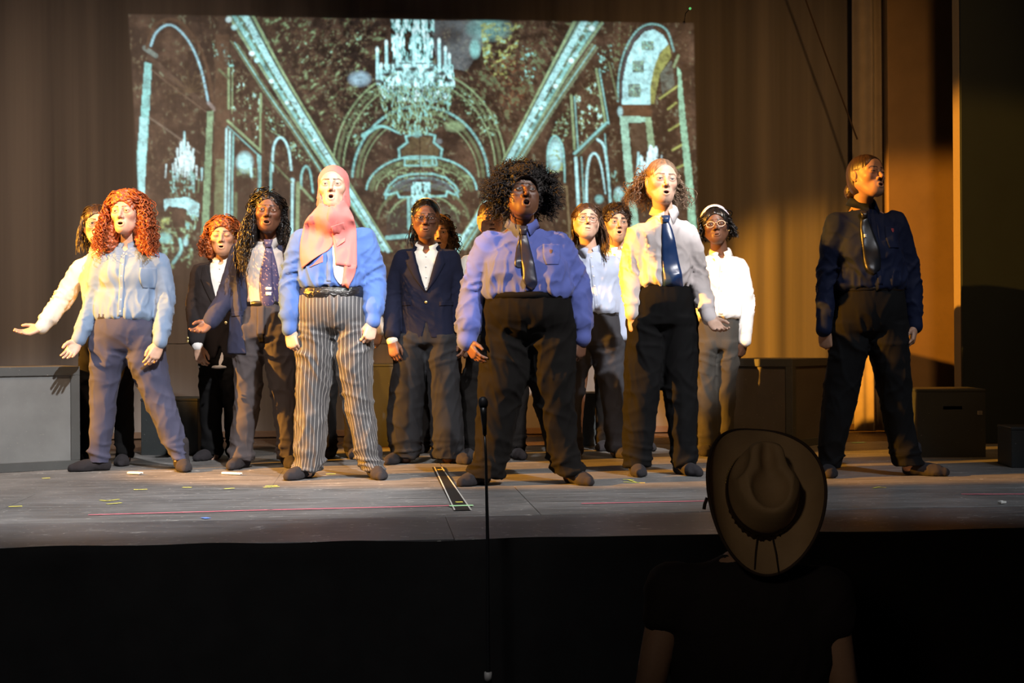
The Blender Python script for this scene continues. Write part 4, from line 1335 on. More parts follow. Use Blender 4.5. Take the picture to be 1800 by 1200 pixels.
        P = falling(rs, 150, 1.25, .105, 34, .28, .0, thick=(1.06, 1.34), jit=.010)
        o.append(tubes(curl_paths(P, .005, 4, rs), rs.uniform(.004, .006, 150), 4))
    elif style == 'nape':
        o.append(hair_cap(.012, face=(.062, .080, .082), fz=-.01, ears=False, rough=.004))
    return merge(o)


# ------------------------------------------------------------------ people: bodies and clothes
M_SKIN = tint_mat('skin', .48, .4)
M_SOCK = fabric('charcoal_sock_knit', (.026, .024, .027), .95, .2, .3, 600)


class Person:
    def __init__(s, d0, footx, label, group='singers standing on the stage', z0=0.):
        s.d0, s.z0 = d0, z0
        s.x0 = (footx-900)/FPX*d0
        s.label = label; s.group = group
    def L(s, px, py, dy=0.):
        d = s.d0+dy; a = (px-900)/FPX; b = -(py-600)/FPX
        return np.array([d*(a*math.cos(RHO)+b*math.sin(RHO))-s.x0, dy, d*(-a*math.sin(RHO)+b*math.cos(RHO))+CAMZ-s.z0])
    def rows(s, rw, dy=0.):
        z, cx, rx = [], [], []
        for (y, a, b) in rw:
            A, B = s.L(a, y, dy), s.L(b, y, dy)
            z.append((A[2]+B[2])/2); cx.append((A[0]+B[0])/2); rx.append((B[0]-A[0])/2)
        return np.array(z), np.array(cx), np.array(rx)
    def put(s, o):
        w = CAM+RT*s.x0+FW*s.d0
        o.location = (w[0], w[1], s.z0); o.rotation_euler = (0, 0, -TH)
        return o


def arm_curve(S, E, W, n=15):
    S, E, W = [np.array(q, float) for q in (S, E, W)]
    t = np.linspace(0, 1, n)[:, None]
    P = np.where(t < .5, S+(E-S)*t*2, E+(W-E)*(t-.5)*2)
    for _ in range(2): P[1:-1] = P[1:-1]*.5+(P[:-2]+P[2:])*.25
    return P


def near_curve(V, P):
    best = np.full(len(V), 9.); sp = np.zeros(len(V)); n = len(P)-1
    for i in range(n):
        a, b = P[i], P[i+1]; ab = b-a
        t = np.clip(((V-a)@ab)/(ab@ab+1e-12), 0, 1)
        d = np.linalg.norm(V-a-t[:, None]*ab, axis=1)
        m = d < best; best[m] = d[m]; sp[m] = (i+t[m])/n
    return best, sp


def wrinkle_top(V, F, arms, rad, zw, zs, amp, seed, cuffed=True):
    N = normals(V, F)
    q = V+np.array([seed*3.1, seed*1.7, seed*.9])
    sgx = np.sign(V[:, 0]-V[:, 0].mean())
    dg = np.stack([q[:, 0]*6.5-sgx*q[:, 2]*3.0, q[:, 1]*6, q[:, 2]*3.4+sgx*q[:, 0]*2], -1)
    tor = .75*ridge(dg+.5*perlin(q*5)[:, None])**2+.40*ridge(dg*2.1+5)**2
    wgt = .8+.75*np.exp(-((V[:, 2]-zw-.05)/.07)**2)
    pleat = .5*ridge(np.stack([q[:, 0]*19, q[:, 1]*19, q[:, 2]*3], -1))*np.exp(-((V[:, 2]-zw-.03)/.06)**2)
    d = (tor*wgt+pleat-.55)*amp*1.25
    for P in arms:
        D, sp = near_curve(V, P)
        isarm = np.clip((rad*1.35-D)/.02, 0, 1)*np.clip(sp/.12, 0, 1)
        s2 = sp*.55
        base = P[np.clip((sp*(len(P)-1)).astype(int), 0, len(P)-1)]
        rel = V-base; th = np.arctan2(rel[:, 1], rel[:, 0])
        w = np.stack([s2*8.5+.9*np.sin(th+seed+s2*7), np.cos(th)*.5+seed, np.sin(th)*.5], -1)
        w2 = np.stack([s2*16-.8*np.sin(th+seed*2), np.cos(th)*.9+seed+4, np.sin(th)*.9], -1)
        aw = .85*ridge(w)**2+.30*ridge(w2)**2-.42
        bunch = .45+.75*np.exp(-((sp-.47)/.16)**2)+.4*np.exp(-((sp-.84)/.09)**2)
        cuffw = np.clip((.925-sp)/.02, 0, 1) if cuffed else 1
        d = d*(1-isarm)+isarm*aw*bunch*cuffw*amp*1.35
    return V+N*d[:, None]


def bvh(V, F): return BVHTree.FromPolygons([tuple(v) for v in V], [tuple(int(i) for i in f) for f in F])


def ladder(rows, target, nu=9, nv=30, off=.006, thick=.004, relax=3, amp=0., seed=0., gap=.25, bulge=0.):
    """a strip of cloth lying on the front of a garment; rows = [((xl,zl),(xr,zr)), ...] from top to bottom"""
    A = spl([r[0] for r in rows], nv) if len(rows) > 2 else spl([r[0] for r in rows], nv)
    B = spl([r[1] for r in rows], nv)
    n = min(len(A), len(B)); A, B = A[:n], B[:n]
    u = np.linspace(0, 1, nu)
    XZ = A[:, None]*(1-u)[None, :, None]+B[:, None]*u[None, :, None]
    Y = np.full((n, nu), np.nan)
    for i in range(n):
        for j in range(nu):
            best = None
            for t in (target if isinstance(target, (list, tuple)) else [target]):
                h = t.ray_cast(Vector((XZ[i, j, 0], -1.5, XZ[i, j, 1])), Vector((0, 1, 0)))
                if h[0] is not None and (best is None or h[0].y < best): best = h[0].y
            if best is not None: Y[i, j] = best
    for i in range(n):
        r = Y[i]
        if np.isnan(r).all(): Y[i] = Y[i-1] if i else 0.
        elif np.isnan(r).any():
            g = np.where(~np.isnan(r))[0]; Y[i] = np.interp(np.arange(nu), g, r[g])
    for i in range(1, n):
        Y[i] = np.minimum(Y[i], Y[i-1]+gap*.02+.012)
    for _ in range(relax):
        Z_ = Y.copy(); Z_[1:-1] = (Y[1:-1]*2+Y[:-2]+Y[2:])/4; Z_[:, 1:-1] = (Z_[:, 1:-1]*2+Z_[:, :-2]+Z_[:, 2:])/4
        Y = np.minimum(Y, Z_)
    Y = Y-off-bulge*np.sin(u*math.pi)[None]
    P = np.stack([XZ[..., 0], Y, XZ[..., 1]], -1)
    if amp: P[..., 1] -= amp*ridge(P*np.array([16, 4, 5])+seed)
    front = P.reshape(-1, 3); back = front+np.array([0, thick, 0])
    V = np.vstack([front, back]); m = len(front)
    F = []
    for i in range(n-1):
        for j in range(nu-1):
            a = i*nu+j
            F.append((a, a+nu, a+nu+1, a+1)); F.append((m+a, m+a+1, m+a+nu+1, m+a+nu))
    ring = [j for j in range(nu)]+[i*nu+nu-1 for i in range(1, n)]+[(n-1)*nu+j for j in range(nu-2, -1, -1)]+[i*nu for i in range(n-2, 0, -1)]
    for k in range(len(ring)):
        a, b = ring[k], ring[(k+1) % len(ring)]
        F.append((a, b, m+b, m+a))
    return V, np.array(F)


def collar_mesh(nb, r, yaw=0., pitch=0., stand=.032, leaf=.045, point=.078, gapa=.16, up=0.):
    """shirt collar round the neck: a stand and a folded leaf with two points"""
    n = 40
    a = np.linspace(gapa, 2*math.pi-gapa, n)            # 0 = front centre
    prof = [('in', 0), ('top', 1), ('mid', 2), ('low', 3)]
    rows_ = []
    fr = np.exp(-(np.minimum(a, 2*math.pi-a)/.55)**2)   # 1 at the front
    slope = -.020*(1+np.cos(a))*.5
    def ring(rad, z, dx=0.):
        x = np.sin(a)*rad*1.0; y = -np.cos(a)*rad*1.02
        return np.stack([x, y, z+slope], -1)
    base = ring(np.full(n, r+.002), np.full(n, -.012))
    top = ring(np.full(n, r+.004), stand*(1-.35*fr))
    mid = ring(r+.011+.006*fr, stand*(1-.35*fr)-.008)
    low = ring(r+.027+.036*fr, stand-leaf*(1-.0*fr)-(point-leaf)*fr**1.6)
    low2 = ring(r+.023+.036*fr, stand-leaf-(point-leaf)*fr**1.6+.002)
    mid2 = ring(r+.007+.004*fr, stand*(1-.35*fr)-.010)
    # spread of the points: turn the lower edge away from the centre
    sgn = np.sign(math.pi-a)
    low[:, 0] += sgn*.012*fr; low2[:, 0] += sgn*.012*fr
    rings = [base, top, mid, low, low2, mid2]
    V = np.vstack(rings); F = []
    for k in range(len(rings)-1):
        for i in range(n-1):
            F.append((k*n+i, (k+1)*n+i, (k+1)*n+i+1, k*n+i+1))
    F = np.array(F)[:, ::-1]
    c, s = math.cos(yaw), math.sin(yaw)
    Rz = np.array([[c, -s, 0], [s, c, 0], [0, 0, 1]])
    cp, sp_ = math.cos(pitch), math.sin(pitch)
    Rx = np.array([[1, 0, 0], [0, cp, -sp_], [0, sp_, cp]])
    return (V @ Rx.T) @ Rz.T+np.array(nb), F


def foot_sock(A, toe, up, h=.006):
    """socked foot: ankle point A (on the floor plane z=0), toe = unit direction on the floor"""
    t = np.array([toe[0], toe[1], 0.]); t /= np.linalg.norm(t)
    A = np.array([A[0], A[1], 0.])
    lo = A-np.array([.22, .22, .005]); hi = A+np.array([.22, .22, up+.06])
    g = G(lo, hi, h)
    g.cap(A+np.array([0, 0, .05])-t*.02, A+np.array([0, 0, up])-t*.02, .042, .044, 0)
    g.ell(A-t*.045+np.array([0, 0, .032]), (.036, .036, .036), .03)
    g.cap(A+np.array([0, 0, .045])-t*.01, A+t*.095+np.array([0, 0, .028]), .040, .034, .03)
    g.cap(A+t*.08+np.array([0, 0, .026]), A+t*.150+np.array([0, 0, .021]), .038, .027, .03)
    sd = np.array([-t[1], t[0], 0])
    g.ell(A+t*.110+sd*.016+np.array([0, 0, .022]), (.03, .03, .024), .02); g.ell(A+t*.105-sd*.016+np.array([0, 0, .022]), (.03, .03, .022), .02)
    g.fn(lambda X, Y, Z: (Z-.003+0*X+0*Y), lo, np.array([hi[0], hi[1], .02]), .004, 'cut')
    V, F = g.mesh(); N = normals(V, F)
    return V+N*(.0025*(ridge(V*22)-.5))[:, None], F


def build_person(P, sp):
    """sp: pixel rows / joints and dress of one figure"""
    L = P.L; rs = np.random.RandomState(sp.get('seed', 1)); seed = sp.get('seed', 1)*1.37
    near = sp.get('fine', True)
    S_ = FPX/P.d0
    hs = sp['hs']*1.03                                  # head height / .23
    hc = L(*sp['head'])                            # middle of the head, with its depth offset
    Rh = rot_head(*sp.get('hrot', (0, 0, 0)))
    nbv = L(*sp['neck'])
    # ---- skin: head, hands and the body under the clothes, one mesh
    face = dict(sp['face'])
    parts = []
    hp = head_mesh(face, Rh.T @ (nbv-hc)/hs, sp.get('hvox', .0025 if near else .0032))
    for (V, F, C) in hp: parts.append((hs*(V @ Rh.T)+hc, F, C))
    tz, tcx, trx = P.rows(sp['torso'])
    tdy = sp.get('tdy', 0.)
    tyaw = R(sp.get('tyaw', 0))
    ryf = sp.get('ryf', .66)
    tr_y = np.clip(trx*ryf, .085, .2)
    shl, shr = L(*sp['shl']), L(*sp['shr'])
    ell, elr = L(*sp['ell']), L(*sp['elr'])
    wrl, wrr = L(*sp['wrl']), L(*sp['wrr'])
    sd_, ins = sp.get('shdrop', .028), sp.get('inset', .020)
    shl = shl+np.array([.016, 0, -sd_]); shr = shr+np.array([-.016, 0, -sd_]); ell = ell+np.array([ins, 0, 0]); elr = elr-np.array([ins, 0, 0])
    # the trunk narrows over the shoulders to the neck
    zsh = min((shl[2]+shr[2])/2, nbv[2]-.075)
    kp = tz < zsh-.045
    wsh = (shr[0]-shl[0])/2
    tr_y, tcx0 = tr_y[kp], tcx[kp]
    trx, tcx, tz = np.concatenate([trx[kp], [max(.10, wsh*.88), wsh*.62, .066]]), np.concatenate([tcx0, [(shl[0]+shr[0])/2, (shl[0]+shr[0]+nbv[0])/3, nbv[0]]]), np.concatenate([tz[kp], [zsh-.01, (zsh+nbv[2]-.03)/2+.012, nbv[2]-.022]])
    tr_y = np.concatenate([tr_y, [min(.095, tr_y[0]), .075, .056]])
    AL, AR = arm_curve(shl, ell, wrl), arm_curve(shr, elr, wrr)
    lz, lcx, lrx = P.rows(sp['legl']); rz, rcx, rrx = P.rows(sp['legr'])
    fl_, fr_ = L(*sp['footl']), L(*sp['footr'])
    hipz = max(lz.max(), rz.max())
    ldy = np.interp(lz, [0, hipz], [fl_[1], tdy]); rdy = np.interp(rz, [0, hipz], [fr_[1], tdy])
    lo = np.array([min(tcx.min()-.35, fl_[0]-.2, wrl[0]-.12), -.5, -.02]); hi = np.array([max(tcx.max()+.35, fr_[0]+.2, wrr[0]+.12), .5, nbv[2]+.1])
    hi[1] = max(.45, fl_[1]+.2, fr_[1]+.2); lo[1] = min(-.45, wrl[1]-.15, wrr[1]-.15)
    g = G(lo, hi, .016)
    shrink = sp.get('core', .80)
    g.loft(tz, tcx, np.full(len(tz), tdy), trx*shrink, tr_y*shrink, 2.2, tyaw, .02)
    g.cap(shl+np.array([.03, 0, -.02]), nbv+np.array([0, .01, -.02]), .042, .048, .03); g.cap(shr+np.array([-.03, 0, -.02]), nbv+np.array([0, .01, -.02]), .042, .048, .03)
    g.cap(nbv+np.array([0, .01, -.06]), nbv+np.array([0, 0, .02]), .05, .046, .02)
    bare = sp.get('bare', 0.)
    for A in (AL, AR):
        nA = len(A); r = np.interp(np.linspace(0, 1, nA), [0, .25, .5, .62, 1], np.array([.046, .042, .036, .038, .026])*(1 if bare else .82)*sp.get('armr', 1.))
        g.chain(A, r, .03)
    for (z_, cx_, dy_, ft) in ((lz, lcx, ldy, fl_), (rz, rcx, rdy, fr_)):
        o = np.argsort(-z_)
        pts = [np.array([cx_[i], dy_[i], z_[i]]) for i in o]+[np.array([ft[0], ft[1], .06])]
        rr_ = np.interp(np.linspace(0, 1, len(pts)), [0, .5, 1], [.062, .045, .030])
        g.chain(pts, rr_, .03)
    V, F = g.mesh()
    parts.append((V, F, np.repeat(np.array(sp['face']['skin'])[None], len(V), 0)))
    for key, W, A, right in (('handl', wrl, AL, True), ('handr', wrr, AR, False)):
        hd = sp[key]
        tip = L(*hd['tip']); D = tip-W
        dep = hd.get('size', 1.)
        V, F = place_hand(W+D/np.linalg.norm(D)*.008, D, hd.get('palm', (1 if right else -1, .25, 0)), right, dep*sp.get('handk', .95), hd.get('curl', .4), hd.get('thumb', .5), .0034 if near else .0045)
        c = np.array(sp['face']['skin'])*hd.get('tone', 1.0)
        C = np.repeat(c[None], len(V), 0)*(1+.10*perlin(V*40))[:, None]
        parts.append((V, F, C))
    Vb, Fb = merge(parts); Cb = np.vstack([p[2] for p in parts])
    body = mk('person', Vb, Fb, M_SKIN, None, col=np.clip(Cb, 0, 1))
    tag(body, P.label, 'person', P.group)
    P.put(body)
    Vh = None
    # ---- hair
    if sp.get('hair'):
        st, hm = sp['hair']
        V, F = make_hair(st, rs)
        mk('hair', hs*(V @ Rh.T)+hc, F, hm, body)
    # ---- socked feet
    for ft, toe, rw in ((fl_, sp['toel'], lz), (fr_, sp['toer'], rz)):
        V, F = foot_sock(ft, toe, max(.15, rw.min()+.10))
        mk('sock', V, F, sp.get('sockm', M_SOCK), body)
    # ---- trousers
    tvox = .0088 if near else .011
    wz, wcx, wrx = P.rows(sp['waist'])
    top = wz.max()
    g = G((min(lcx.min()-.16, wcx.min()-.25), lo[1]+.02, -.02), (max(rcx.max()+.16, wcx.max()+.25), hi[1], top+.03), tvox)
    wry = np.clip(wrx*sp.get('wryf', .74), .09, .22)
    il = int(np.argmin(wz)); wry2 = wry.copy(); wry2[il] = min(wry[il], .118)
    g.loft(np.append(wz, wz[il]-.05), np.append(wcx, wcx[il]), np.full(len(wz)+1, tdy), np.append(wrx, wrx[il]*.55), np.append(wry2, .05), 2.2, tyaw, 0)
    lf = sp.get('legf', 1.05)
    for (z_, cx_, rx_, dy_) in ((lz, lcx, lrx, ldy), (rz, rcx, rrx, rdy)):
        zz = np.concatenate([[hipz+.10], z_]); cc = np.concatenate([[cx_[np.argmax(z_)]], cx_]); rx2 = np.concatenate([[rx_[np.argmax(z_)]*.85], rx_]); dd = np.concatenate([[tdy], dy_])
        ry2 = np.clip(rx2*lf, .062, .16); hi_ = np.clip((zz-(z_.max()-.12))/.12, 0, 1); ry2 = ry2*(1-hi_)+np.maximum(ry2, .112)*hi_
        g.loft(zz, cc, dd, rx2, ry2, 2.1, 0, .03)
    V, F = g.mesh(); N = normals(V, F)
    q = V+seed
    hemz = np.where(V[:, 0] < (lcx.mean()+rcx.mean())/2, lz.min(), rz.min())
    hemw = np.exp(-((V[:, 2]-hemz-.05)/.07)**2)
    crz = min(lz.max(), rz.max())
    crw = np.exp(-((V[:, 2]-crz)/.12)**2)
    knw = np.exp(-((V[:, 2]-.45)/.16)**2)
    am = sp.get('wrk', .0085)
    wp = .35*perlin(q*5)[:, None]
    lr = np.where(V[:, 0] < (lcx.mean()+rcx.mean())/2, -1., 1.)
    dq = np.stack([q[:, 0]*8-lr*q[:, 2]*2.2, q[:, 1]*8, q[:, 2]*2.4], -1)
    d = am*(1.0*ridge(dq+wp)**2+.45*ridge(dq*2.1+3)**2-.5)*(.5+.5*np.clip((top-V[:, 2])/.3, 0, 1))
    hq = np.stack([q[:, 0]*5+.8*np.sin(q[:, 2]*20), q[:, 1]*5, q[:, 2]*15], -1)
    d += am*1.9*hemw*(ridge(hq+2)**2-.30)
    d += am*1.1*crw*(ridge(np.stack([q[:, 0]*5-lr*q[:, 2]*9, q[:, 1]*5, q[:, 2]*8], -1)+1)**2-.35)
    d += am*.8*knw*(ridge(np.stack([q[:, 0]*6+lr*q[:, 2]*7, q[:, 1]*6, q[:, 2]*7], -1)+8)**2-.35)
    V = V+N*d[:, None]
    # centre crease
    V[:, 2] = np.maximum(V[:, 2], .004)
    su = np.zeros(len(V))
    left = V[:, 0] < (lcx.max()+rcx.min())/2
    for m_, z_, cx_, dy_ in ((left, lz, lcx, ldy), (~left, rz, rcx, rdy)):
        o = np.argsort(z_)
        c_ = np.interp(V[m_, 2], z_[o], cx_[o]); y_ = np.interp(V[m_, 2], z_[o], dy_[o])
        su[m_] = np.arctan2(V[m_, 0]-c_, -(V[m_, 1]-y_))*.092
    hipm = V[:, 2] > crz
    w_ = np.clip((V[:, 2]-crz)/.10, 0, 1)
    # above the crotch the stripes follow the pelvis
    su2 = V[:, 0]-np.where(left, np.interp(crz, lz[np.argsort(lz)], lcx[np.argsort(lz)]), np.interp(crz, rz[np.argsort(rz)], rcx[np.argsort(rz)]))
    su = su*(1-w_)+su2*w_
    tro = mk('trousers', V, F, sp['trouserm'], body, attrs={'su': su})
    # ---- waistband / belt
    if sp.get('belt'):
        bm, bh, up_ = sp['belt']
        n = 56; a = np.linspace(0, 2*math.pi, n, endpoint=False)
        i = np.argmax(wz); rx_, ry_ = wrx[i]+.002, wry[i]+.002
        prof = [(-.004, 0), (.004, .08), (.004, .92), (-.004, 1.)]
        Vv = []
        for dr, f in prof:
            ca, sa = np.cos(a), np.sin(a)
            p_ = 2.25
            k = (np.abs(ca)**p_+np.abs(sa)**p_)**(-1/p_)
            x = (rx_+dr)*ca*k; y = (ry_+dr)*sa*k
            c, s = math.cos(tyaw), math.sin(tyaw)
            dzz = .006*perlin(np.stack([np.cos(a)*2, np.sin(a)*2, a*0+f*1.5+seed], -1))
            Vv.append(np.stack([c*x-s*y+wcx[i], s*x+c*y+tdy, np.full(n, wz[i]-bh+up_+bh*f)+dzz], -1))
        Vv = np.vstack(Vv); Ff = []
        for k_ in range(len(prof)-1):
            for j in range(n): Ff.append((k_*n+j, k_*n+(j+1) % n, (k_+1)*n+(j+1) % n, (k_+1)*n+j))
        bo = mk('belt', Vv, np.array(Ff), bm, body)
    # ---- shirt
    tvox = .0082 if near else .0105
    srad = np.array(sp.get('sleeve', (.070, .066, .060, .056, .050, .040)))*np.array([.86, .92, .93, .95, .98, 1.])
    g = G(lo+np.array([-.03, .02, .3]), np.array([hi[0]+.03, hi[1], nbv[2]+.06]), tvox)
    zw = tz.min()
    jacket = sp.get('jacket')
    zt = np.concatenate([[zw-.0], tz]) if False else tz
    bl = sp.get('blouse', .016)
    g.loft(tz, tcx, np.full(len(tz), tdy-.004), trx*(.96 if jacket else 1.0), tr_y*(.95 if jacket else 1.0), 2.35, tyaw, 0)
    if bl and not jacket:
        i = np.argmin(tz)
        g.loft([tz[i]-.016, tz[i]+.012, tz[i]+.08, tz[i]+.16], [tcx[i]]*4, [tdy-.006]*4, np.array([trx[i], trx[i]+bl, trx[i]+bl*.8, trx[i]*.97]), np.array([tr_y[i]+.004, tr_y[i]+bl*1.4, tr_y[i]+bl, tr_y[i]*.97]), 2.3, tyaw, .02)
    if sp.get('bust'):
        bz, br, bo_ = sp['bust']
        for s in (-1, 1): g.ell((tcx.mean()+s*bo_, tdy-tr_y.max()*.62, bz), (br, br*.75, br*.95), .06)
    sr = sp.get('shr_r', .052)*.86
    sg = 1.0 if not jacket else .9
    g.cap(shl+np.array([.0, 0, -.012]), nbv+np.array([-.02, .012, -.040]), sr*sg, (sr-.006)*sg, .04); g.cap(shr+np.array([0, 0, -.012]), nbv+np.array([.02, .012, -.040]), sr*sg, (sr-.006)*sg, .04)
    arms = []
    if not sp.get('nosleeve') and not jacket:
        for A in (AL, AR):
            nA = len(A); tt = np.linspace(0, 1, nA)
            r = np.interp(tt, [0, .2, .48, .66, .86, .93, 1], [srad[0], srad[1], srad[2], srad[3], srad[4], srad[5], srad[5]])
            g.chain(A, r, .045)
            D = A[-1]-A[-2]; D /= np.linalg.norm(D)
            g.cap(A[-1]-D*.045, A[-1]-D*.004, srad[5]+.003, srad[5]+.004, .003)
        arms = [AL, AR]
    if sp.get('nosleeve'):          # short cap sleeves
        for A in (AL, AR):
            m_ = max(3, int(len(A)*sp['nosleeve'])); g.chain(A[:m_], np.linspace(srad[0], srad[1], m_), .045)
    if jacket:
        for A in (AL, AR):
            D = A[-1]-A[-2]; D /= np.linalg.norm(D)
            g.cap(A[-1]-D*.07, A[-1]-D*.0, .036, .038, 0)
    if sp.get('openneck'):
        g.ell(nbv+np.array([sp.get('neckdx', 0), -.068, -.012]), (.018, .05, sp['openneck']), .012, 'cut')
    V, F = g.mesh()
    if not jacket: V = wrinkle_top(V, F, arms, srad.max(), zw, 0, sp.get('swrk', .010), seed)
    else: V = wrinkle_top(V, F, [], .06, zw, 0, .005, seed)
    shirt = mk('shirt', V, F, sp['shirtm'], body)
    tgt = [bvh(V, F)]
    # ---- collar, placket and buttons
    cr = sp.get('collar', .060)
    nyaw = R(sp.get('hrot', (0, 0, 0))[0])*.4+tyaw
    cb = nbv+np.array([0, .004, sp.get('cup', .0)+.006])
    if sp.get('collarm', True):
        V, F = collar_mesh(cb, cr, nyaw, R(sp.get('cpitch', 8)), gapa=sp.get('cgap', .16), point=sp.get('cpoint', .078), leaf=sp.get('cleaf', .048))
        V = V+.0015*perlin(V*35)[:, None]*np.array([1, 1, .3])
        mk('collar', V, F, sp.get('collarmat', sp['shirtm']), shirt)
    fx = lambda z: float(np.interp(z, np.sort(tz), tcx[np.argsort(tz)]))*(1-sp.get('fxk', .0))
    cx0 = nbv[0]+math.sin(nyaw)*cr
    def mid(z):
        f = np.clip((nbv[2]-z)/max(.1, nbv[2]-zw), 0, 1)
        return cx0*(1-f)+(fx(zw)+math.sin(tyaw)*.1)*f
    if sp.get('placket', True):
        zt_ = nbv[2]-.075; zb_ = zw+.012 if not jacket else (jacket.get('vz', zw))
        if not jacket:
            V, F = ladder([((mid(z)-.015, z), (mid(z)+.015, z)) for z in np.linspace(zt_, zb_, 6)], tgt, 4, 26, .0022, .0015, 2)
            mk('placket', V, F, sp['shirtm'], shirt)
        if not sp.get('tie') :
            nb_ = 6 if not jacket else 4
            for z in np.linspace(zt_+.01, zb_+.03, nb_):
                h = tgt[0].ray_cast(Vector((mid(z), -1.5, z)), Vector((0, 1, 0)))
                if h[0] is None: continue
                V, F = sphere_q((mid(z), h[0].y-.0035, z), (.0058, .002, .0058), 10, 6)
                mk('button', V, F, M_BUTTON, shirt)
    if sp.get('pocket'):
        (xa, ya, xb, yb) = sp['pocket']
        a_, b_ = L(xa, ya, -.1), L(xb, yb, -.1)
        V, F = ladder([((a_[0], a_[2]), (b_[0], a_[2])), ((a_[0], (a_[2]*.4+b_[2]*.6)), (b_[0], (a_[2]*.4+b_[2]*.6))), (((a_[0]*.85+b_[0]*.15), b_[2]), ((a_[0]*.15+b_[0]*.85), b_[2]))], tgt, 8, 14, .0028, .0018, 1)
        mk('pocket', V, F, sp['shirtm'], shirt)
        if sp.get('crest'):
            c_ = L(*sp['crest'])
            V, F = ladder([((c_[0]-.008, c_[2]+.011), (c_[0]+.008, c_[2]+.011)), ((c_[0]-.008, c_[2]-.002), (c_[0]+.008, c_[2]-.002)), ((c_[0]-.002, c_[2]-.012), (c_[0]+.002, c_[2]-.012))], tgt, 4, 8, .0052, .001, 0)
            mk('crest', V, F, sp['crestm'], shirt)
    # ---- jacket
    if jacket:
        jz, jcx, jrx = P.rows(jacket['rows'])
        jry = np.clip(jrx*ryf*1.02, .10, .2)
        g = G(lo+np.array([-.04, 0, .25]), np.array([hi[0]+.04, hi[1], nbv[2]+.06]), tvox)
        g.loft(jz, jcx, np.full(len(jz), tdy-.006), jrx, jry, 2.4, tyaw, 0)
        g.cap(shl+np.array([0, 0, -.010]), nbv+np.array([-.03, .014, -.026]), .054, .042, .035); g.cap(shr+np.array([0, 0, -.010]), nbv+np.array([.03, .014, -.026]), .054, .042, .035)
        for A in (AL, AR):
            D = A[-1]-A[-2]; D /= np.linalg.norm(D)
            A2 = A.copy(); A2[-1] = A[-1]-D*jacket.get('cuffgap', .022)
            r = np.interp(np.linspace(0, 1, len(A2)), [0, .2, .5, .8, 1], [.064, .063, .058, .052, .048])
            g.chain(A2, r, .04)
        vz, top_w, low_w = jacket['vz'], jacket.get('topw', .075), jacket.get('loww', .10)
        zh = jz.min(); ox = jacket.get('ox', 0.)
        def vcut(X, Y, Z):
            f = np.clip((Z-vz)/(nbv[2]-vz), 0, 1.2); f2 = np.clip((vz-jacket.get('vgap', .16)-Z)/max(.05, vz-jacket.get('vgap', .16)-zh), 0, 1.1)
            w = np.where(Z > vz, top_w*f**.9, np.where(f2 > 0, low_w*f2**1.4, 0))+jacket.get('minw', -.004)
            cxz = np.interp(Z, [zw, nbv[2]], [fx(zw)+ox, cx0])
            return np.maximum(np.maximum(np.abs(X-cxz)-w, Y-(tdy-.02)), 0*Z-1)
        g.fn(vcut, lo+np.array([0, -.1, 0]), np.array([hi[0], tdy+.02, nbv[2]+.06]), .004, 'cut')
        g.cap(nbv+np.array([0, -.005, -.03]), nbv+np.array([0, -.005, .1]), .060, .066, .004, 'cut')
        V, F = g.mesh()
        V = wrinkle_top(V, F, [AL, AR], .072, jz.min()+.2, 0, sp.get('jwrk', .0055), seed+3, False)
        jk = mk('blazer', V, F, jacket['mat'], body)
        jt = [bvh(V, F)]
        V, F = collar_mesh(nbv+np.array([0, .010, -.004]), .071, nyaw, R(10), stand=.030, leaf=.052, point=.060, gapa=jacket.get('cgapa', .80))
        mk('jacket_collar', V, F, jacket['mat'], jk)
        zt_ = nbv[2]-.022
        for s in (-1, 1):
            if jacket.get('lapel', 1) == 0: break
            def ex(z):
                f = np.clip((z-vz)/(nbv[2]-vz), 0, 1.2); return (cx0*f+(fx(zw)+ox)*(1-f))+s*(top_w*f**.9+jacket.get('minw', 0.))
            rows_ = []
            for f, w in ((0., .016), (.16, .040), (.34, .062), (.40, .064), (.72, .040), (1., .004)):
                z = zt_*(1-f)+(vz+.0)*f
                a_, b_ = (ex(z)+s*.001, z), (ex(z)+s*w, z+.008*w/.06)
                rows_.append((a_, b_) if s > 0 else (b_, a_))
            Vl, Fl = ladder(rows_, jt, 8, 26, .006, .004, 3, bulge=.003)
            mk('lapel', Vl, Fl, jacket['mat'], jk)
        for (bx, by) in jacket.get('buttons', ()):
            b_ = L(bx, by, -.12)
            h = jt[0].ray_cast(Vector((b_[0], -1.5, b_[2])), Vector((0, 1, 0)))
            yy = h[0].y if h[0] is not None else b_[1]
            Vl, Fl = sphere_q((b_[0], yy-.004, b_[2]), (.0095, .004, .0095), 14, 8)
            mk('button', Vl, Fl, M_BRASS, jk)
        for (xa, ya, xb, yb) in jacket.get('flaps', ()):
            a_, b_ = L(xa, ya, -.12), L(xb, yb, -.12)
            Vl, Fl = ladder([((a_[0], a_[2]), (b_[0], a_[2]+.004)), ((a_[0], b_[2]), (b_[0], b_[2]+.004))], jt, 8, 8, .004, .003, 1)
            mk('pocket_flap', Vl, Fl, jacket['mat'], jk)
        if jacket.get('seen', True): tgt = tgt
        P.jt = jt
    # ---- tie
    if sp.get('tie'):
        t_ = sp['tie']
        path = t_['path']                                # [(px, py, half width px)] from the knot down
        rows_ = []
        for (x, y, w) in path:
            a_, b_ = L(x-w, y, -.1), L(x+w, y, -.1); rows_.append(((a_[0], a_[2]), (b_[0], b_[2])))
        V, F = ladder(rows_, tgt, 7, 44, t_.get('off', .008), .005, 4, bulge=.003, gap=.1)
        to = mk('tie', V, F, t_['mat'], body)
        (kx, ky, kw, kh) = t_['knot']; kn = kw > 0; kw = abs(kw)
        a_ = L(kx, ky, -.1)
        h = tgt[0].ray_cast(Vector((a_[0], -1.5, a_[2]-.03)), Vector((0, 1, 0)))
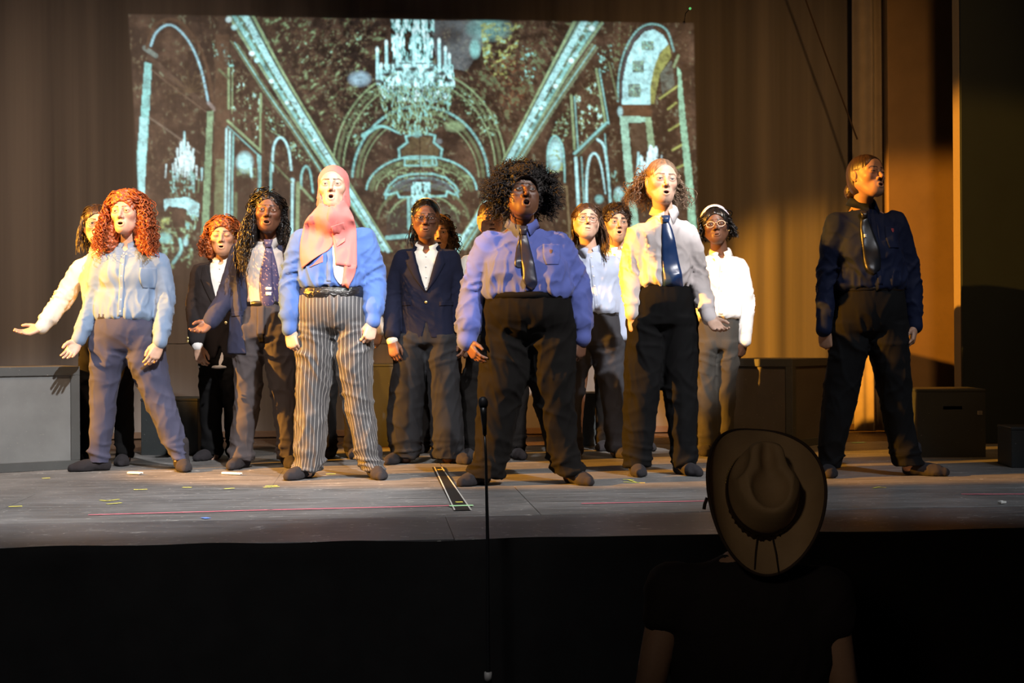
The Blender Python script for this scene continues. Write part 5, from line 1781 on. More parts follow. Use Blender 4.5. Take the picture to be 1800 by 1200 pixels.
        yk = (h[0].y if h[0] is not None else nbv[1]-.08)-.006
        kw_, kh_ = kw/S_, kh/S_
        g = G((a_[0]-.04, yk-.05, a_[2]-.06), (a_[0]+.04, yk+.05, a_[2]+.06), .003)
        g.loft([a_[2]-kh_/2, a_[2], a_[2]+kh_/2], [a_[0]]*3, [yk-.002, yk, yk+.012], np.array([kw_*.36, kw_*.46, kw_*.56]), np.array([.011, .014, .012]), 2.6, 0, 0)
        V, F = g.mesh()
        if kn: mk('knot', smooth_mesh(V, F, 2), F, t_['mat'], to)
        if t_.get('tail'):
            rows_ = []
            for (x, y, w) in t_['tail']:
                a_, b_ = L(x-w, y, -.1), L(x+w, y, -.1); rows_.append(((a_[0], a_[2]), (b_[0], b_[2])))
            V, F = ladder(rows_, tgt, 5, 30, .004, .003, 3)
            mk('tie_tail', V, F, t_['mat'], to)
        for (x, y, w, h_) in t_.get('labels', ()):
            a_, b_ = L(x-w/2, y-h_/2, -.1), L(x+w/2, y+h_/2, -.1)
            V, F = ladder([((a_[0], a_[2]), (b_[0], a_[2])), ((a_[0], b_[2]), (b_[0], b_[2]))], tgt, 3, 4, t_.get('off', .008)+.006, .001, 0)
            mk('label_patch', V, F, M_BUTTON, to)
    # ---- glasses
    if sp.get('glasses'):
        gm = sp['glasses']; m = MB()
        for s in (-1, 1):
            a = np.linspace(0, 2*math.pi, 21)
            m.tube([(s*.0355+.0258*np.cos(q_)*1.0, -.104+.010*(abs(s*.0355+.0258*math.cos(q_))/.06)**2, -.003+.0185*math.sin(q_)) for q_ in a], .0016, 6, False)
            m.tube([(s*.0613, -.094, .004), (s*.076, -.06, .004), (s*.081, .01, .006)], .0015, 6)
        m.tube([(-.0097, -.1045, .001), (0, -.109, .003), (.0097, -.1045, .001)], .0016, 6)
        m.V = [tuple(hs*(Rh @ np.array(v))+hc) for v in m.V]
        m.build('glasses', gm, body, True)
    if sp.get('headband'):
        hm_, e_, w_, ex_ = sp['headband']; kk = lambda yy: math.sqrt(max(.05, 1-((yy-.016)/.112)**2))
        n = 40; a = np.linspace(-1.45, 1.45, n)
        Vv = []
        for k_, (dr, dy_) in enumerate(((.0, -w_), (.006, -w_*.7), (.006, w_*.7), (.0, w_))):
            Vv.append(np.stack([np.sin(a)*(.0925*kk(e_+dy_)+dr+ex_), np.full(n, e_+dy_)+.05*(1-np.cos(a)), .036+np.cos(a)*(.099*kk(e_+dy_)+dr+ex_)], -1))
        Vv = np.vstack(Vv); Ff = np.array([(k_*n+j, (k_+1)*n+j, (k_+1)*n+j+1, k_*n+j+1) for k_ in range(3) for j in range(n-1)])
        mk('headband', hs*(Vv @ Rh.T)+hc, Ff, hm_, body)
    if sp.get('earrings'):
        for s in ((-1, 1) if sp['earrings'] is True else (sp['earrings'],)):
            V, F = sphere_q(hs*(Rh @ np.array([s*.083, .004, -.036]))+hc, .0055, 10, 8)
            mk('earring', V, F, M_BRASS, body)
    P.body, P.hc, P.Rh, P.hs, P.nb, P.tgt, P.shirt = body, hc, Rh, hs, nbv, tgt, shirt
    return P


M_BUTTON = plain('white_button', (.75, .74, .72), .4)
M_BRASS = plain('brass_button', (.6, .45, .18), .35, .9)

# ------------------------------------------------------------------ the cast
FAIR = (.62, .40, .30); FAIR2 = (.58, .36, .255); TAN = (.42, .235, .15); OLIVE = (.50, .30, .20); DEEP = (.135, .062, .036); DEEP2 = (.105, .050, .030); MID = (.30, .155, .09)
PALE_LIP = (.36, .07, .07); DEEP_LIP = (.17, .06, .055)
T_NAVYGREY = fabric('navy_grey_suiting', (.052, .056, .095), .85, .1)
T_BLACK = fabric('black_suiting', (.006, .006, .0065), .85, .2)
T_BLACK2 = fabric('soft_black_cotton', (.0075, .0068, .0066), .9, .2)
T_CHAR = fabric('charcoal_suiting', (.018, .0185, .021), .8, .15)
T_SLATE = fabric('slate_suiting', (.036, .037, .044), .8, .15)
T_GREYBR = fabric('grey_brown_suiting', (.060, .055, .060), .85, .15)
T_GREEN = fabric('grey_green_suiting', (.045, .044, .041), .8, .12)
S_WHITE = fabric('white_cotton', (.74, .73, .72), .85, .05)
S_CREAM = fabric('cream_cotton', (.72, .69, .62), .85, .05)
S_DENIM = fabric('pale_blue_chambray', (.155, .235, .37), .9, .14, weave=1400)
S_BLUE = fabric('mid_blue_oxford', (.068, .135, .37), .85, .10)
S_PERI = fabric('periwinkle_oxford', (.095, .125, .39), .8, .12)
S_PALEB = fabric('pale_blue_cotton', (.36, .43, .58), .85, .08)
S_GREY = fabric('warm_grey_cotton', (.46, .43, .41), .85, .08)
S_NAVY = fabric('dark_navy_cotton', (.008, .012, .034), .7, .15)
S_PINKW = fabric('pinkish_white_cotton', (.62, .58, .59), .85, .06)
J_NAVY = fabric('navy_blazer_wool', (.008, .010, .024), .85, .2)
J_NAVY2 = fabric('faded_navy_blazer', (.030, .035, .070), .85, .15)
J_BLACK = fabric('black_jacket_wool', (.022, .019, .020), .85, .2)
BELT = plain('black_leather', (.012, .012, .012), .35)
_t = NT('black_satin'); _t.set(Base_Color=_t.mix(_t.noise(30), (.007, .007, .008), (.013, .013, .014)), Roughness=.2, Specular_IOR_Level=.8)
_t.bump(_t.noise(30, _t.coords((1, 1, 2.2)), 3, .6), .012, .9); SASH = _t.m
H_RED = hair_mat('copper_hair', (.28, .065, .018)); H_GING = hair_mat('ginger_hair', (.22, .065, .02)); H_BLACK = hair_mat('black_hair', (.008, .007, .007), .35)
H_DARK = hair_mat('dark_brown_hair', (.030, .016, .010)); H_BRN = hair_mat('brown_hair', (.055, .030, .018)); H_FRIZ = hair_mat('light_brown_hair', (.20, .13, .085)); H_AFRO = hair_mat('black_brown_curls', (.013, .009, .008), .7)
GL_DARK = plain('dark_glasses_frame', (.03, .015, .01), .3); GL_THIN = plain('thin_bronze_frame', (.12, .07, .04), .3, .6); GL_CLEAR = plain('pale_clear_frame', (.6, .5, .4), .25)


def pin_mat():
    t = NT('charcoal_pinstripe')
    a = t.n('ShaderNodeAttribute', attribute_name='su')
    f = t.math('FRACT', t.math('MULTIPLY', a.outputs['Fac'], 1/.0205))
    d = t.math('ABSOLUTE', t.math('SUBTRACT', f, .5))
    m = t.math('LESS_THAN', d, .06)
    nz = t.noise(10, detail=4)
    base = t.mix(nz, (.034, .034, .037), (.050, .050, .053))
    t.set(Base_Color=t.mix(m, base, (.30, .29, .28)), Roughness=.6, Sheen_Weight=.1, Specular_IOR_Level=.3)
    t.bump(t.noise(700, detail=2), .0006, .35)
    return t.m


def tie_pattern(name, c, c2, rot, scale, thr):
    t = NT(name)
    w = t.n('ShaderNodeTexWave', wave_type='BANDS', bands_direction='DIAGONAL'); w.inputs['Scale'].default_value = scale; w.inputs['Distortion'].default_value = .4
    t.l(t.coords(), w.inputs['Vector'])
    v = t.n('ShaderNodeTexVoronoi'); v.inputs['Scale'].default_value = scale*2.2
    t.l(t.coords((1, .3, 1)), v.inputs['Vector'])
    m = t.math('GREATER_THAN', w.outputs['Fac'], thr)
    m2 = t.math('LESS_THAN', v.outputs['Distance'], .33)
    t.set(Base_Color=t.mix(t.math('MULTIPLY', m, m2), c, c2), Roughness=.45, Sheen_Weight=.2)
    t.bump(t.noise(900), .0005, .3)
    return t.m


TIE_DARK = plain('navy_satin_tie', (.020, .022, .045), .4); TIE_BLUE = plain('blue_satin_tie', (.018, .050, .16), .32, 0, .6, .25, 18); TIE_WHITE = fabric('white_tie_silk', (.80, .80, .82), .5); TIE_BLACK = plain('black_satin_tie', (.010, .011, .014), .35)
TIE_PAT = tie_pattern('purple_dotted_tie', (.050, .045, .12), (.30, .20, .22), 0, 26, .55)


def legs(P, cx, yw, yc, yf, w, sp_):
    """plain pair of leg rows for a figure mostly hidden behind others"""
    return dict(waist=[(yw, cx-w, cx+w), (yw+(yc-yw)*.5, cx-w*1.12, cx+w*1.12), (yc-8, cx-w*1.18, cx+w*1.18)],
                legl=[(yc, cx-w*1.15, cx-1), (yc+60, cx-sp_-w*.55, cx-sp_+w*.45), (yf-12, cx-sp_-w*.45, cx-sp_+w*.4)],
                legr=[(yc, cx+1, cx+w*1.15), (yc+60, cx+sp_-w*.45, cx+sp_+w*.55), (yf-12, cx+sp_-w*.4, cx+sp_+w*.45)],
                footl=(cx-sp_, yf, .02), footr=(cx+sp_, yf, 0.), toel=(-.3, -1), toer=(.3, -1))


HANG = lambda x, y, **k: dict(tip=(x, y, -.02), **k)

# 1: white shirt and glasses, arm held out, behind the red-haired singer
p1 = Person(8.95, 180, 'singer in glasses and white shirt holding out an arm behind the red-haired singer')
build_person(p1, dict(seed=1, fine=False, head=(171, 394, -.02), hs=.96, hrot=(18, -2, 2), neck=(180, 436, .03), face=dict(skin=FAIR2, mouth=.010, mw=.018, lip=PALE_LIP, brow=(.03, .018, .012)),
    hair=('straight_dark', H_DARK), glasses=GL_THIN, torso=[(446, 140, 214), (470, 136, 214), (500, 142, 212), (540, 150, 208), (562, 150, 210)], shl=(139, 462, 0), shr=(212, 464, .03), ell=(101, 533, -.02), elr=(222, 530, .02), wrl=(73, 576, -.12), wrr=(226, 590, -.02),
    handl=dict(tip=(35, 588, -.18), palm=(.1, -.5, .85), curl=.22, thumb=.3), handr=HANG(227, 615), shirtm=S_CREAM, trouserm=T_BLACK, waist=[(560, 150, 212), (585, 144, 222), (610, 140, 230)],
    legl=[(628, 138, 184), (700, 137, 170), (760, 138, 168), (806, 140, 166)], legr=[(628, 186, 234), (700, 198, 235), (760, 202, 234), (804, 204, 232)], footl=(146, 812, .05), footr=(216, 816, 0), toel=(-.35, -1), toer=(.2, -1), swrk=.013))

# 2: red-haired singer
p2 = Person(8.55, 240, 'singer with long copper curls in a pale blue shirt and grey-blue trousers')
build_person(p2, dict(seed=2, head=(222, 374, -.02), hs=1.0, hrot=(-6, 2, -2), neck=(227, 428, .03), face=dict(skin=FAIR, mouth=.0075, mw=.017, lip=PALE_LIP, brow=(.13, .05, .025), iris=(.12, .10, .08)),
    hair=('red_ringlets', H_RED), torso=[(438, 178, 278), (460, 174, 284), (490, 178, 276), (520, 174, 272), (546, 172, 273), (560, 172, 273)], shl=(173, 452, 0), shr=(285, 452, .02), ell=(161, 528, .01), elr=(297, 530, .0), wrl=(138, 598, -.10), wrr=(281, 602, -.15),
    handl=dict(tip=(110, 640, -.20), palm=(.25, -.85, .35), curl=.22, thumb=.25), handr=dict(tip=(263, 641, -.19), palm=(-.45, .75, 0), curl=.35, thumb=.5), shirtm=S_DENIM, trouserm=T_NAVYGREY, openneck=.036, bust=(1.17, .055, .065),
    waist=[(555, 169, 274), (580, 162, 281), (612, 158, 289)], legl=[(627, 158, 222), (660, 159, 213), (700, 160, 206), (745, 160, 200), (785, 158, 194), (812, 157, 193)], legr=[(627, 222, 291), (660, 234, 296), (700, 252, 307), (745, 272, 320), (785, 292, 328), (808, 305, 331)],
    footl=(172, 819, -.02), footr=(320, 815, -.02), toel=(-1, -.55), toer=(.35, -1), pocket=(246, 470, 272, 506), belt=(T_NAVYGREY, .032, .012)))

# 3: ginger hair, dark jacket
p3 = Person(9.3, 390, 'singer with ginger shoulder-length hair and closed eyes in a dark jacket')
build_person(p3, dict(seed=3, fine=False, head=(392, 414, -.02), hs=.98, hrot=(4, -3, 0), neck=(392, 456, .03), face=dict(skin=FAIR2, mouth=.0065, mw=.017, eyes=0., lip=PALE_LIP, brow=(.03, .015, .01)),
    hair=('ginger_curls', H_GING), torso=[(468, 352, 432), (500, 352, 432), (560, 354, 430), (620, 350, 434), (646, 347, 438)], shl=(350, 474, 0), shr=(434, 474, 0), ell=(337, 540, .0), elr=(446, 540, .02), wrl=(347, 608, -.13), wrr=(440, 606, -.04),
    handl=dict(tip=(355, 639, -.15), curl=.5, palm=(.3, .9, 0)), handr=HANG(438, 632), shirtm=S_WHITE, trouserm=T_BLACK, jacket=dict(rows=[(466, 344, 440), (500, 342, 442), (560, 344, 438), (600, 343, 436), (630, 342, 436)], vz=.96, topw=.085, loww=.03, mat=J_BLACK, cuffgap=.045, buttons=((330, 594), (330, 600))),
    waist=[(590, 356, 430), (615, 352, 430), (640, 350, 430)], legl=[(655, 351, 390), (720, 352, 389), (800, 356, 391)], legr=[(655, 391, 430), (720, 393, 428), (800, 396, 426)], footl=(372, 806, .0), footr=(412, 806, .05), toel=(-.5, -1), toer=(.3, -1), openneck=.03))

# 4: long black waves, open blazer, patterned tie
p4 = Person(8.7, 462, 'singer with long black hair, open navy blazer and patterned tie holding out a palm')
build_person(p4, dict(seed=4, head=(472, 374, -.03), hs=1.0, hrot=(6, 6, 3), neck=(470, 424, .03), face=dict(skin=DEEP, mouth=.0085, mw=.018, nose=1.15, lipr=.0065, lip=(.20, .075, .07), gaze=-.3),
    hair=('black_long_waves', H_BLACK), torso=[(436, 428, 506), (470, 430, 502), (510, 434, 498), (540, 436, 494)], shl=(420, 434, 0), shr=(508, 438, .03), ell=(393, 522, .0), elr=(518, 515, .04), wrl=(370, 566, -.14), wrr=(516, 580, .02),
    handl=dict(tip=(334, 594, -.26), palm=(.1, -.65, .7), curl=.25, thumb=.3, tone=1.9), handr=HANG(514, 606), shirtm=S_GREY, trouserm=T_GREYBR, collar=.062, cpoint=.088, cup=.004,
    jacket=dict(rows=[(434, 416, 512), (470, 414, 510), (530, 408, 508), (590, 402, 506), (622, 400, 504)], vz=.60, topw=.118, loww=.08, minw=.075, ox=.004, mat=J_NAVY2, lapel=0, cuffgap=.0, flaps=((404, 548, 424, 556),), buttons=((397, 567),)),
    tie=dict(mat=TIE_PAT, knot=(470, 427, 15, 14), path=[(471, 432, 5), (470, 450, 7), (467, 480, 10.5), (468, 515, 12), (473, 548, 11), (478, 562, 6), (480, 570, 1)], tail=[(473, 434, 4), (480, 470, 6), (486, 510, 6.5), (489, 540, 4)], labels=((472, 507, 10, 5), (472, 516, 10, 6))),
    waist=[(533, 437, 494), (560, 424, 510), (590, 412, 516)], legl=[(602, 410, 462), (660, 412, 462), (720, 412, 456), (770, 408, 448), (808, 404, 449)], legr=[(602, 463, 518), (660, 470, 520), (720, 480, 523), (770, 486, 524), (806, 488, 522)],
    footl=(424, 818, -.04), footr=(508, 814, .03), toel=(-.25, -1), toer=(.3, -1), belt=(BELT, .03, .012), wrk=.011))

_tr = [c for c in p4.body.children if c.name.startswith('trousers')][0].data
_v = np.zeros(len(_tr.vertices)*3, np.float32); _tr.vertices.foreach_get('co', _v)
_tb = BVHTree.FromPolygons([tuple(v) for v in _v.reshape(-1, 3)], [tuple(p.vertices) for p in _tr.polygons])
for nm, m_, rw_ in (('hanging_strap', T_GREYBR, ((452, 540, 466, 538), (453, 560, 466, 560), (453, 588, 467, 587))), ('strap_end', T_BLACK, ((454, 588, 465, 587), (455, 596, 465, 595), (455, 603, 465, 603)))):
    V_, F_ = ladder([((p4.L(x0, y0, -.1)[0], p4.L(x0, y0, -.1)[2]), (p4.L(x1, y1, -.1)[0], p4.L(x1, y1, -.1)[2])) for x0, y0, x1, y1 in rw_], _tb, 5, 16, .010, .005, 2)
    mk(nm, V_, F_, m_, p4.body)

# 5: pink headscarf, blue shirt, pinstripe trousers
p5 = Person(8.02, 592, 'singer in a pink headscarf, blue shirt and pinstriped trousers')
build_person(p5, dict(seed=5, head=(586, 330, -.02), hs=.98, hrot=(0, 8, 0), neck=(586, 388, .02), face=dict(skin=FAIR2, mouth=.0105, mw=.0145, eyes=.75, lip=PALE_LIP, brow=(.02, .012, .008), wide=1.03), collarm=False, collar=.06,
    torso=[(396, 530, 642), (420, 526, 646), (455, 526, 642), (485, 528, 640), (500, 528, 640)], blouse=.008, shl=(526, 412, 0), shr=(645, 412, 0), ell=(506, 492, .02), elr=(664, 492, .02), wrl=(509, 580, -.06), wrr=(655, 566, -.08),
    handl=dict(tip=(516, 612, -.08), palm=(.3, .8, 0), curl=.75, thumb=.8), handr=dict(tip=(644, 607, -.12), palm=(-.45, .75, 0), curl=.75, thumb=.8), shirtm=S_BLUE, trouserm=pin_mat(), bust=(1.19, .06, .07), sleeve=(.080, .078, .070, .066, .060, .040), swrk=.013,
    tie=dict(mat=TIE_WHITE, knot=(590, 392, -12, 10), path=[(590, 396, 5), (592, 430, 7), (597, 465, 9), (601, 484, 12), (601, 494, 7), (600, 500, 1)]),
    waist=[(514, 528, 640), (540, 523, 648), (575, 521, 655)], legl=[(604, 520, 586), (650, 520, 584), (700, 520, 579), (750, 520, 576), (795, 519, 574), (826, 516, 568)], legr=[(604, 587, 656), (650, 591, 655), (700, 602, 656), (750, 614, 662), (795, 624, 669), (824, 638, 681)],
    footl=(534, 830, -.05), footr=(660, 828, -.05), toel=(-.5, -1), toer=(.3, -1), belt=(SASH, .066, .028), wrk=.0105))


def scarf(P, mat):
    hs, Rh, hc, nb = P.hs, P.Rh, P.hc, P.nb
    g = G((-.15, -.15, -.27), (.15, .16, .16), .0042)
    g.ell((0, .016, .036), (.088, .110, .094), 0)
    g.ell((0, .010, -.045), (.083, .098, .095), .03)
    g.cap((0, .02, -.08), (0, .01, -.19), .085, .100, .04)
    g.ell((0, -.03, -.175), (.10, .075, .05), .04)
    
    def face_hole(X, Y, Z):
        r = (np.sqrt((X/.0655)**2+((Z+.023)/np.where(Z > -.023, .094, .101))**2)-1)*.066
        return np.maximum(r+0*Y, Y-.002)
    g.fn(face_hole, (-.08, -.16, -.14), (.08, .01, .09), .006, 'cut')
    V, F = g.mesh(); N = normals(V, F)
    q = V*np.array([9, 9, 14]); q[:, 2] += np.abs(V[:, 0])*60*(V[:, 2] < -.06)
    am = .0010+.0048*np.clip((-.05-V[:, 2])/.05, 0, 1)
    V = V+N*(am*(ridge(q)*1.5-.7))[:, None]
    hd = mk('headscarf', hs*(V @ Rh.T)+hc, F, mat, P.body)
    W = hs*(V @ Rh.T)+hc
    tg = P.tgt+[bvh(W, F)]
    def rw(rows): return [((P.L(a, b, -.1)[0], P.L(a, b, -.1)[2]), (P.L(c, d, -.1)[0], P.L(c, d, -.1)[2])) for (a, b, c, d) in rows]
    for rows, amp, sd, off in ((((562, 357, 592, 364), (549, 374, 594, 384), (535, 392, 594, 402), (528, 420, 592, 420), (527, 450, 580, 438), (531, 472, 568, 446)), .012, 1., .006),
                          (((548, 470, 569, 448), (552, 466, 569, 452), (545, 470, 569, 461)), .003, 5., .003),
                          (((582, 362, 604, 352), (578, 378, 615, 368), (577, 394, 623, 386), (584, 412, 626, 410), (589, 440, 627, 440), (592, 466, 628, 470)), .012, 2., .014),
                          (((584, 400, 606, 392), (589, 420, 608, 412), (594, 434, 607, 424)), .006, 3., .024),
                          (((607, 462, 628, 466), (605, 482, 624, 484), (603, 498, 616, 502), (603, 512, 615, 510)), .007, 4., .016)):
        V, F = ladder(rw(rows), tg, 14, 34, off, .005, 5, amp, sd)
        mk('scarf_end', V, F, mat, hd)
    pn = P.L(590, 392, -.1)
    h = tg[1].ray_cast(Vector((pn[0], -1.5, pn[2])), Vector((0, 1, 0)))


scarf(p5, fabric('coral_pink_crepe', (.56, .155, .14), .75, .05))

# 6: navy blazer, glasses, open white collar
p6 = Person(8.95, 752, 'singer in glasses and buttoned navy blazer with wide black trousers')
build_person(p6, dict(seed=6, head=(749, 385, -.02), hs=.97, hrot=(3, 0, 2), neck=(750, 434, .03), face=dict(skin=DEEP, mouth=.0032, mw=.018, nose=1.15, lipr=.006, lip=DEEP_LIP, gaze=0.),
    hair=('tied_low', H_BLACK), glasses=GL_DARK, headband=(S_WHITE, .045, .010, .0), earrings=True, torso=[(446, 716, 786), (480, 714, 788), (530, 714, 788), (560, 714, 788)], shl=(705, 450, 0), shr=(795, 450, 0), ell=(684, 522, .02), elr=(810, 515, .03), wrl=(689, 598, -.09), wrr=(816, 590, .0),
    handl=dict(tip=(695, 632, -.12), curl=.45, palm=(.35, .85, 0), tone=1.5), handr=HANG(816, 616), shirtm=S_CREAM, trouserm=T_CHAR, openneck=.045, cgap=.24, cpoint=.082,
    jacket=dict(rows=[(442, 704, 800), (480, 700, 800), (520, 705, 795), (560, 706, 797), (594, 705, 799)], vz=1.07, topw=.088, loww=.032, mat=J_NAVY, cuffgap=.055, buttons=((751, 502), (749, 531)), flaps=((705, 530, 722, 537), (772, 530, 796, 537))),
    waist=[(545, 712, 790), (570, 708, 794), (600, 700, 800)], legl=[(618, 694, 749), (660, 687, 748), (710, 683, 745), (760, 681, 742), (804, 690, 738)], legr=[(618, 750, 804), (660, 752, 807), (710, 755, 811), (760, 757, 815), (804, 760, 813)], footl=(700, 812, -.02), footr=(806, 811, -.02), toel=(-.4, -1), toer=(.4, -1), jwrk=.0045, legf=1.1))

# 7: mostly hidden behind the navy blazer
p7 = Person(9.75, 770, 'curly-haired figure almost hidden behind the singer in the buttoned navy blazer')
build_person(p7, dict(seed=7, fine=False, head=(768, 410, -.02), hs=.98, hrot=(10, 0, 0), neck=(766, 452, .03), face=dict(skin=OLIVE, mouth=.006, lip=PALE_LIP), hair=('ginger_curls', H_BRN), torso=[(462, 730, 806), (500, 728, 808), (560, 732, 804), (572, 732, 804)],
    shl=(728, 474, 0), shr=(806, 474, 0), ell=(722, 540, .02), elr=(812, 540, .02), wrl=(728, 600, -.03), wrr=(808, 600, -.03), handl=HANG(730, 624), handr=HANG(806, 624), shirtm=S_WHITE, trouserm=T_BLACK2, **legs(None, 768, 570, 628, 797, 36, 26)))

# 8: glasses, behind the centre singer
p8 = Person(9.25, 868, 'singer in dark-rimmed glasses half hidden behind the centre singer')
build_person(p8, dict(seed=8, fine=False, head=(862, 386, -.02), hs=.97, hrot=(8, 2, 0), neck=(864, 432, .03), face=dict(skin=OLIVE, mouth=.004, lip=PALE_LIP, brow=(.02, .012, .01)), hair=('pulled_back', H_DARK), glasses=GL_DARK, torso=[(444, 824, 908), (480, 822, 910), (540, 828, 904), (560, 828, 904)],
    shl=(820, 456, 0), shr=(910, 456, 0), ell=(813, 530, .02), elr=(918, 530, .02), wrl=(818, 600, -.03), wrr=(914, 600, -.03), handl=HANG(822, 632, palm=(.4, .8, 0)), handr=HANG(912, 626), shirtm=S_CREAM, trouserm=T_BLACK2, **legs(None, 868, 556, 620, 806, 40, 38)))

# 9: centre singer
p9 = Person(7.62, 925, 'singer with a black afro, blue shirt and dark tie at the centre front')
build_person(p9, dict(seed=9, head=(918, 342, -.03), hs=1.02, hrot=(12, 13, 2), neck=(918, 396, .03), face=dict(skin=DEEP, mouth=.0135, mw=.0155, nose=1.2, lipr=.0068, lip=DEEP_LIP, wide=1.10, neck=1.2, gaze=.5), hair=('afro', H_AFRO), ryf=.74, wryf=.82,
    torso=[(404, 856, 986), (430, 846, 998), (465, 850, 1002), (495, 850, 1004), (518, 853, 1003)], shl=(853, 420, 0), shr=(987, 420, .02), ell=(826, 512, .02), elr=(1019, 504, .04), wrl=(820, 600, -.05), wrr=(1022, 594, .02),
    handl=dict(tip=(841, 634, -.10), palm=(.75, .35, 0), curl=.28, thumb=.05, tone=1.5), handr=dict(tip=(1017, 634, .0), palm=(-.5, .7, 0), curl=.55, thumb=.5), shirtm=S_PERI, trouserm=T_BLACK2, bust=(1.15, .085, .105), sleeve=(.085, .086, .080, .076, .072, .050), swrk=.015, collar=.070, cup=.012, shr_r=.062,
    tie=dict(mat=TIE_DARK, knot=(920, 404, 15, 16), path=[(921, 410, 5), (923, 430, 8), (928, 465, 11), (932, 495, 12), (934, 504, 8), (935, 510, 1)], tail=[(918, 412, 4), (913, 440, 6), (912, 466, 7), (914, 472, 4)], off=.012), pocket=(954, 428, 986, 466), crest=(969, 441, -.15), crestm=plain('brown_crest', (.10, .06, .05), .7),
    waist=[(518, 852, 1003), (548, 848, 1009), (592, 845, 1014)], legl=[(612, 844, 930), (666, 842, 928), (702, 840, 916), (750, 838, 906), (795, 833, 896), (838, 815, 888)], legr=[(612, 929, 1014), (666, 929, 1012), (702, 938, 1012), (750, 949, 1012), (795, 960, 1018), (832, 970, 1032)],
    footl=(842, 845, -.05), footr=(1010, 841, -.03), toel=(-.75, -1), toer=(.55, -1), belt=(T_BLACK, .036, .012), wrk=.011, armr=1.25))

# 10: glasses, pale blue shirt
p10 = Person(9.32, 1048, 'singer with long brown hair and glasses in a pale blue shirt')
build_person(p10, dict(seed=10, fine=False, head=(1031, 390, -.02), hs=.98, hrot=(4, 12, 4), neck=(1036, 436, .03), face=dict(skin=FAIR, mouth=.0028, mw=.018, lip=PALE_LIP, eyes=.8, brow=(.03, .02, .014)), hair=('brown_long', H_BRN), glasses=GL_THIN,
    torso=[(448, 1008, 1082), (480, 1006, 1086), (520, 1008, 1084), (548, 1010, 1086)], shl=(1006, 458, .02), shr=(1086, 458, 0), ell=(998, 530, .02), elr=(1096, 525, .03), wrl=(1004, 590, -.02), wrr=(1094, 590, -.02), handl=HANG(1006, 614), handr=HANG(1092, 612), shirtm=S_PALEB, trouserm=T_SLATE,
    waist=[(546, 1010, 1088), (575, 1006, 1094), (605, 1005, 1097)], legl=[(620, 1004, 1041), (670, 1004, 1032), (730, 1003, 1024), (796, 1001, 1024)], legr=[(620, 1041, 1098), (670, 1050, 1098), (730, 1060, 1098), (794, 1066, 1100)], footl=(1012, 805, .05), footr=(1086, 803, .0), toel=(-.3, -1), toer=(.2, -1), belt=(SASH, .06, .02), openneck=.03))

# 11: curly-haired young man at the back
p11 = Person(9.9, 1106, 'singer with short dark curls looking out between two others at the back')
build_person(p11, dict(seed=11, fine=False, head=(1083, 393, -.02), hs=.97, hrot=(10, 3, 2), neck=(1086, 434, .03), face=dict(skin=OLIVE, mouth=.009, mw=.016, lip=PALE_LIP, brow=(.015, .01, .008), browth=1.5), hair=('short_curls', H_DARK),
    torso=[(446, 1056, 1134), (480, 1054, 1138), (540, 1060, 1132), (556, 1060, 1132)], shl=(1052, 456, 0), shr=(1138, 456, 0), ell=(1048, 530, .02), elr=(1146, 530, .02), wrl=(1054, 590, -.03), wrr=(1142, 590, -.03), handl=HANG(1056, 614), handr=HANG(1140, 614), shirtm=S_WHITE, trouserm=T_BLACK2, **legs(None, 1098, 552, 612, 793, 36, 34)))

# 12: tall singer with the wide blue tie
p12 = Person(8.08, 1160, 'tall singer with frizzy light hair, white shirt and wide blue tie')
build_person(p12, dict(seed=12, head=(1163, 319, -.02), hs=1.03, hrot=(10, 3, 3), neck=(1168, 374, .03), face=dict(skin=FAIR, mouth=.0075, mw=.0155, lip=(.42, .05, .05), brow=(.10, .06, .04), iris=(.08, .07, .06)), hair=('frizzy_back', H_FRIZ), collar=.061, cpoint=.095, cup=.012,
    torso=[(392, 1118, 1208), (420, 1112, 1216), (455, 1118, 1214), (485, 1124, 1212), (500, 1126, 1210)], shl=(1116, 404, 0), shr=(1212, 402, .02), ell=(1104, 480, .02), elr=(1229, 480, .04), wrl=(1112, 552, -.06), wrr=(1247, 560, -.10),
    handl=dict(tip=(1122, 602, -.08), palm=(.3, .9, .0), curl=.78, thumb=.75), handr=dict(tip=(1275, 590, -.20), palm=(.2, -.85, .3), curl=.3, thumb=.0), shirtm=S_PINKW, trouserm=T_BLACK, swrk=.015, sleeve=(.078, .075, .066, .060, .052, .040),
    tie=dict(mat=TIE_BLUE, knot=(1171, 384, 15, 13), path=[(1171, 389, 6), (1174, 410, 10), (1178, 450, 14), (1182, 490, 17), (1184, 512, 18), (1184, 522, 12), (1183, 530, 2)], off=.010),
    waist=[(497, 1126, 1211), (530, 1114, 1220), (568, 1104, 1226)], legl=[(590, 1101, 1165), (668, 1097, 1163), (710, 1096, 1157), (760, 1095, 1150), (818, 1093, 1146)], legr=[(590, 1163, 1227), (668, 1165, 1226), (710, 1170, 1226), (760, 1175, 1224), (818, 1180, 1222)], footl=(1120, 828, -.02), footr=(1202, 827, -.02), toel=(.0, -1), toer=(.5, -1), belt=(BELT, .03, .014), legf=1.0))

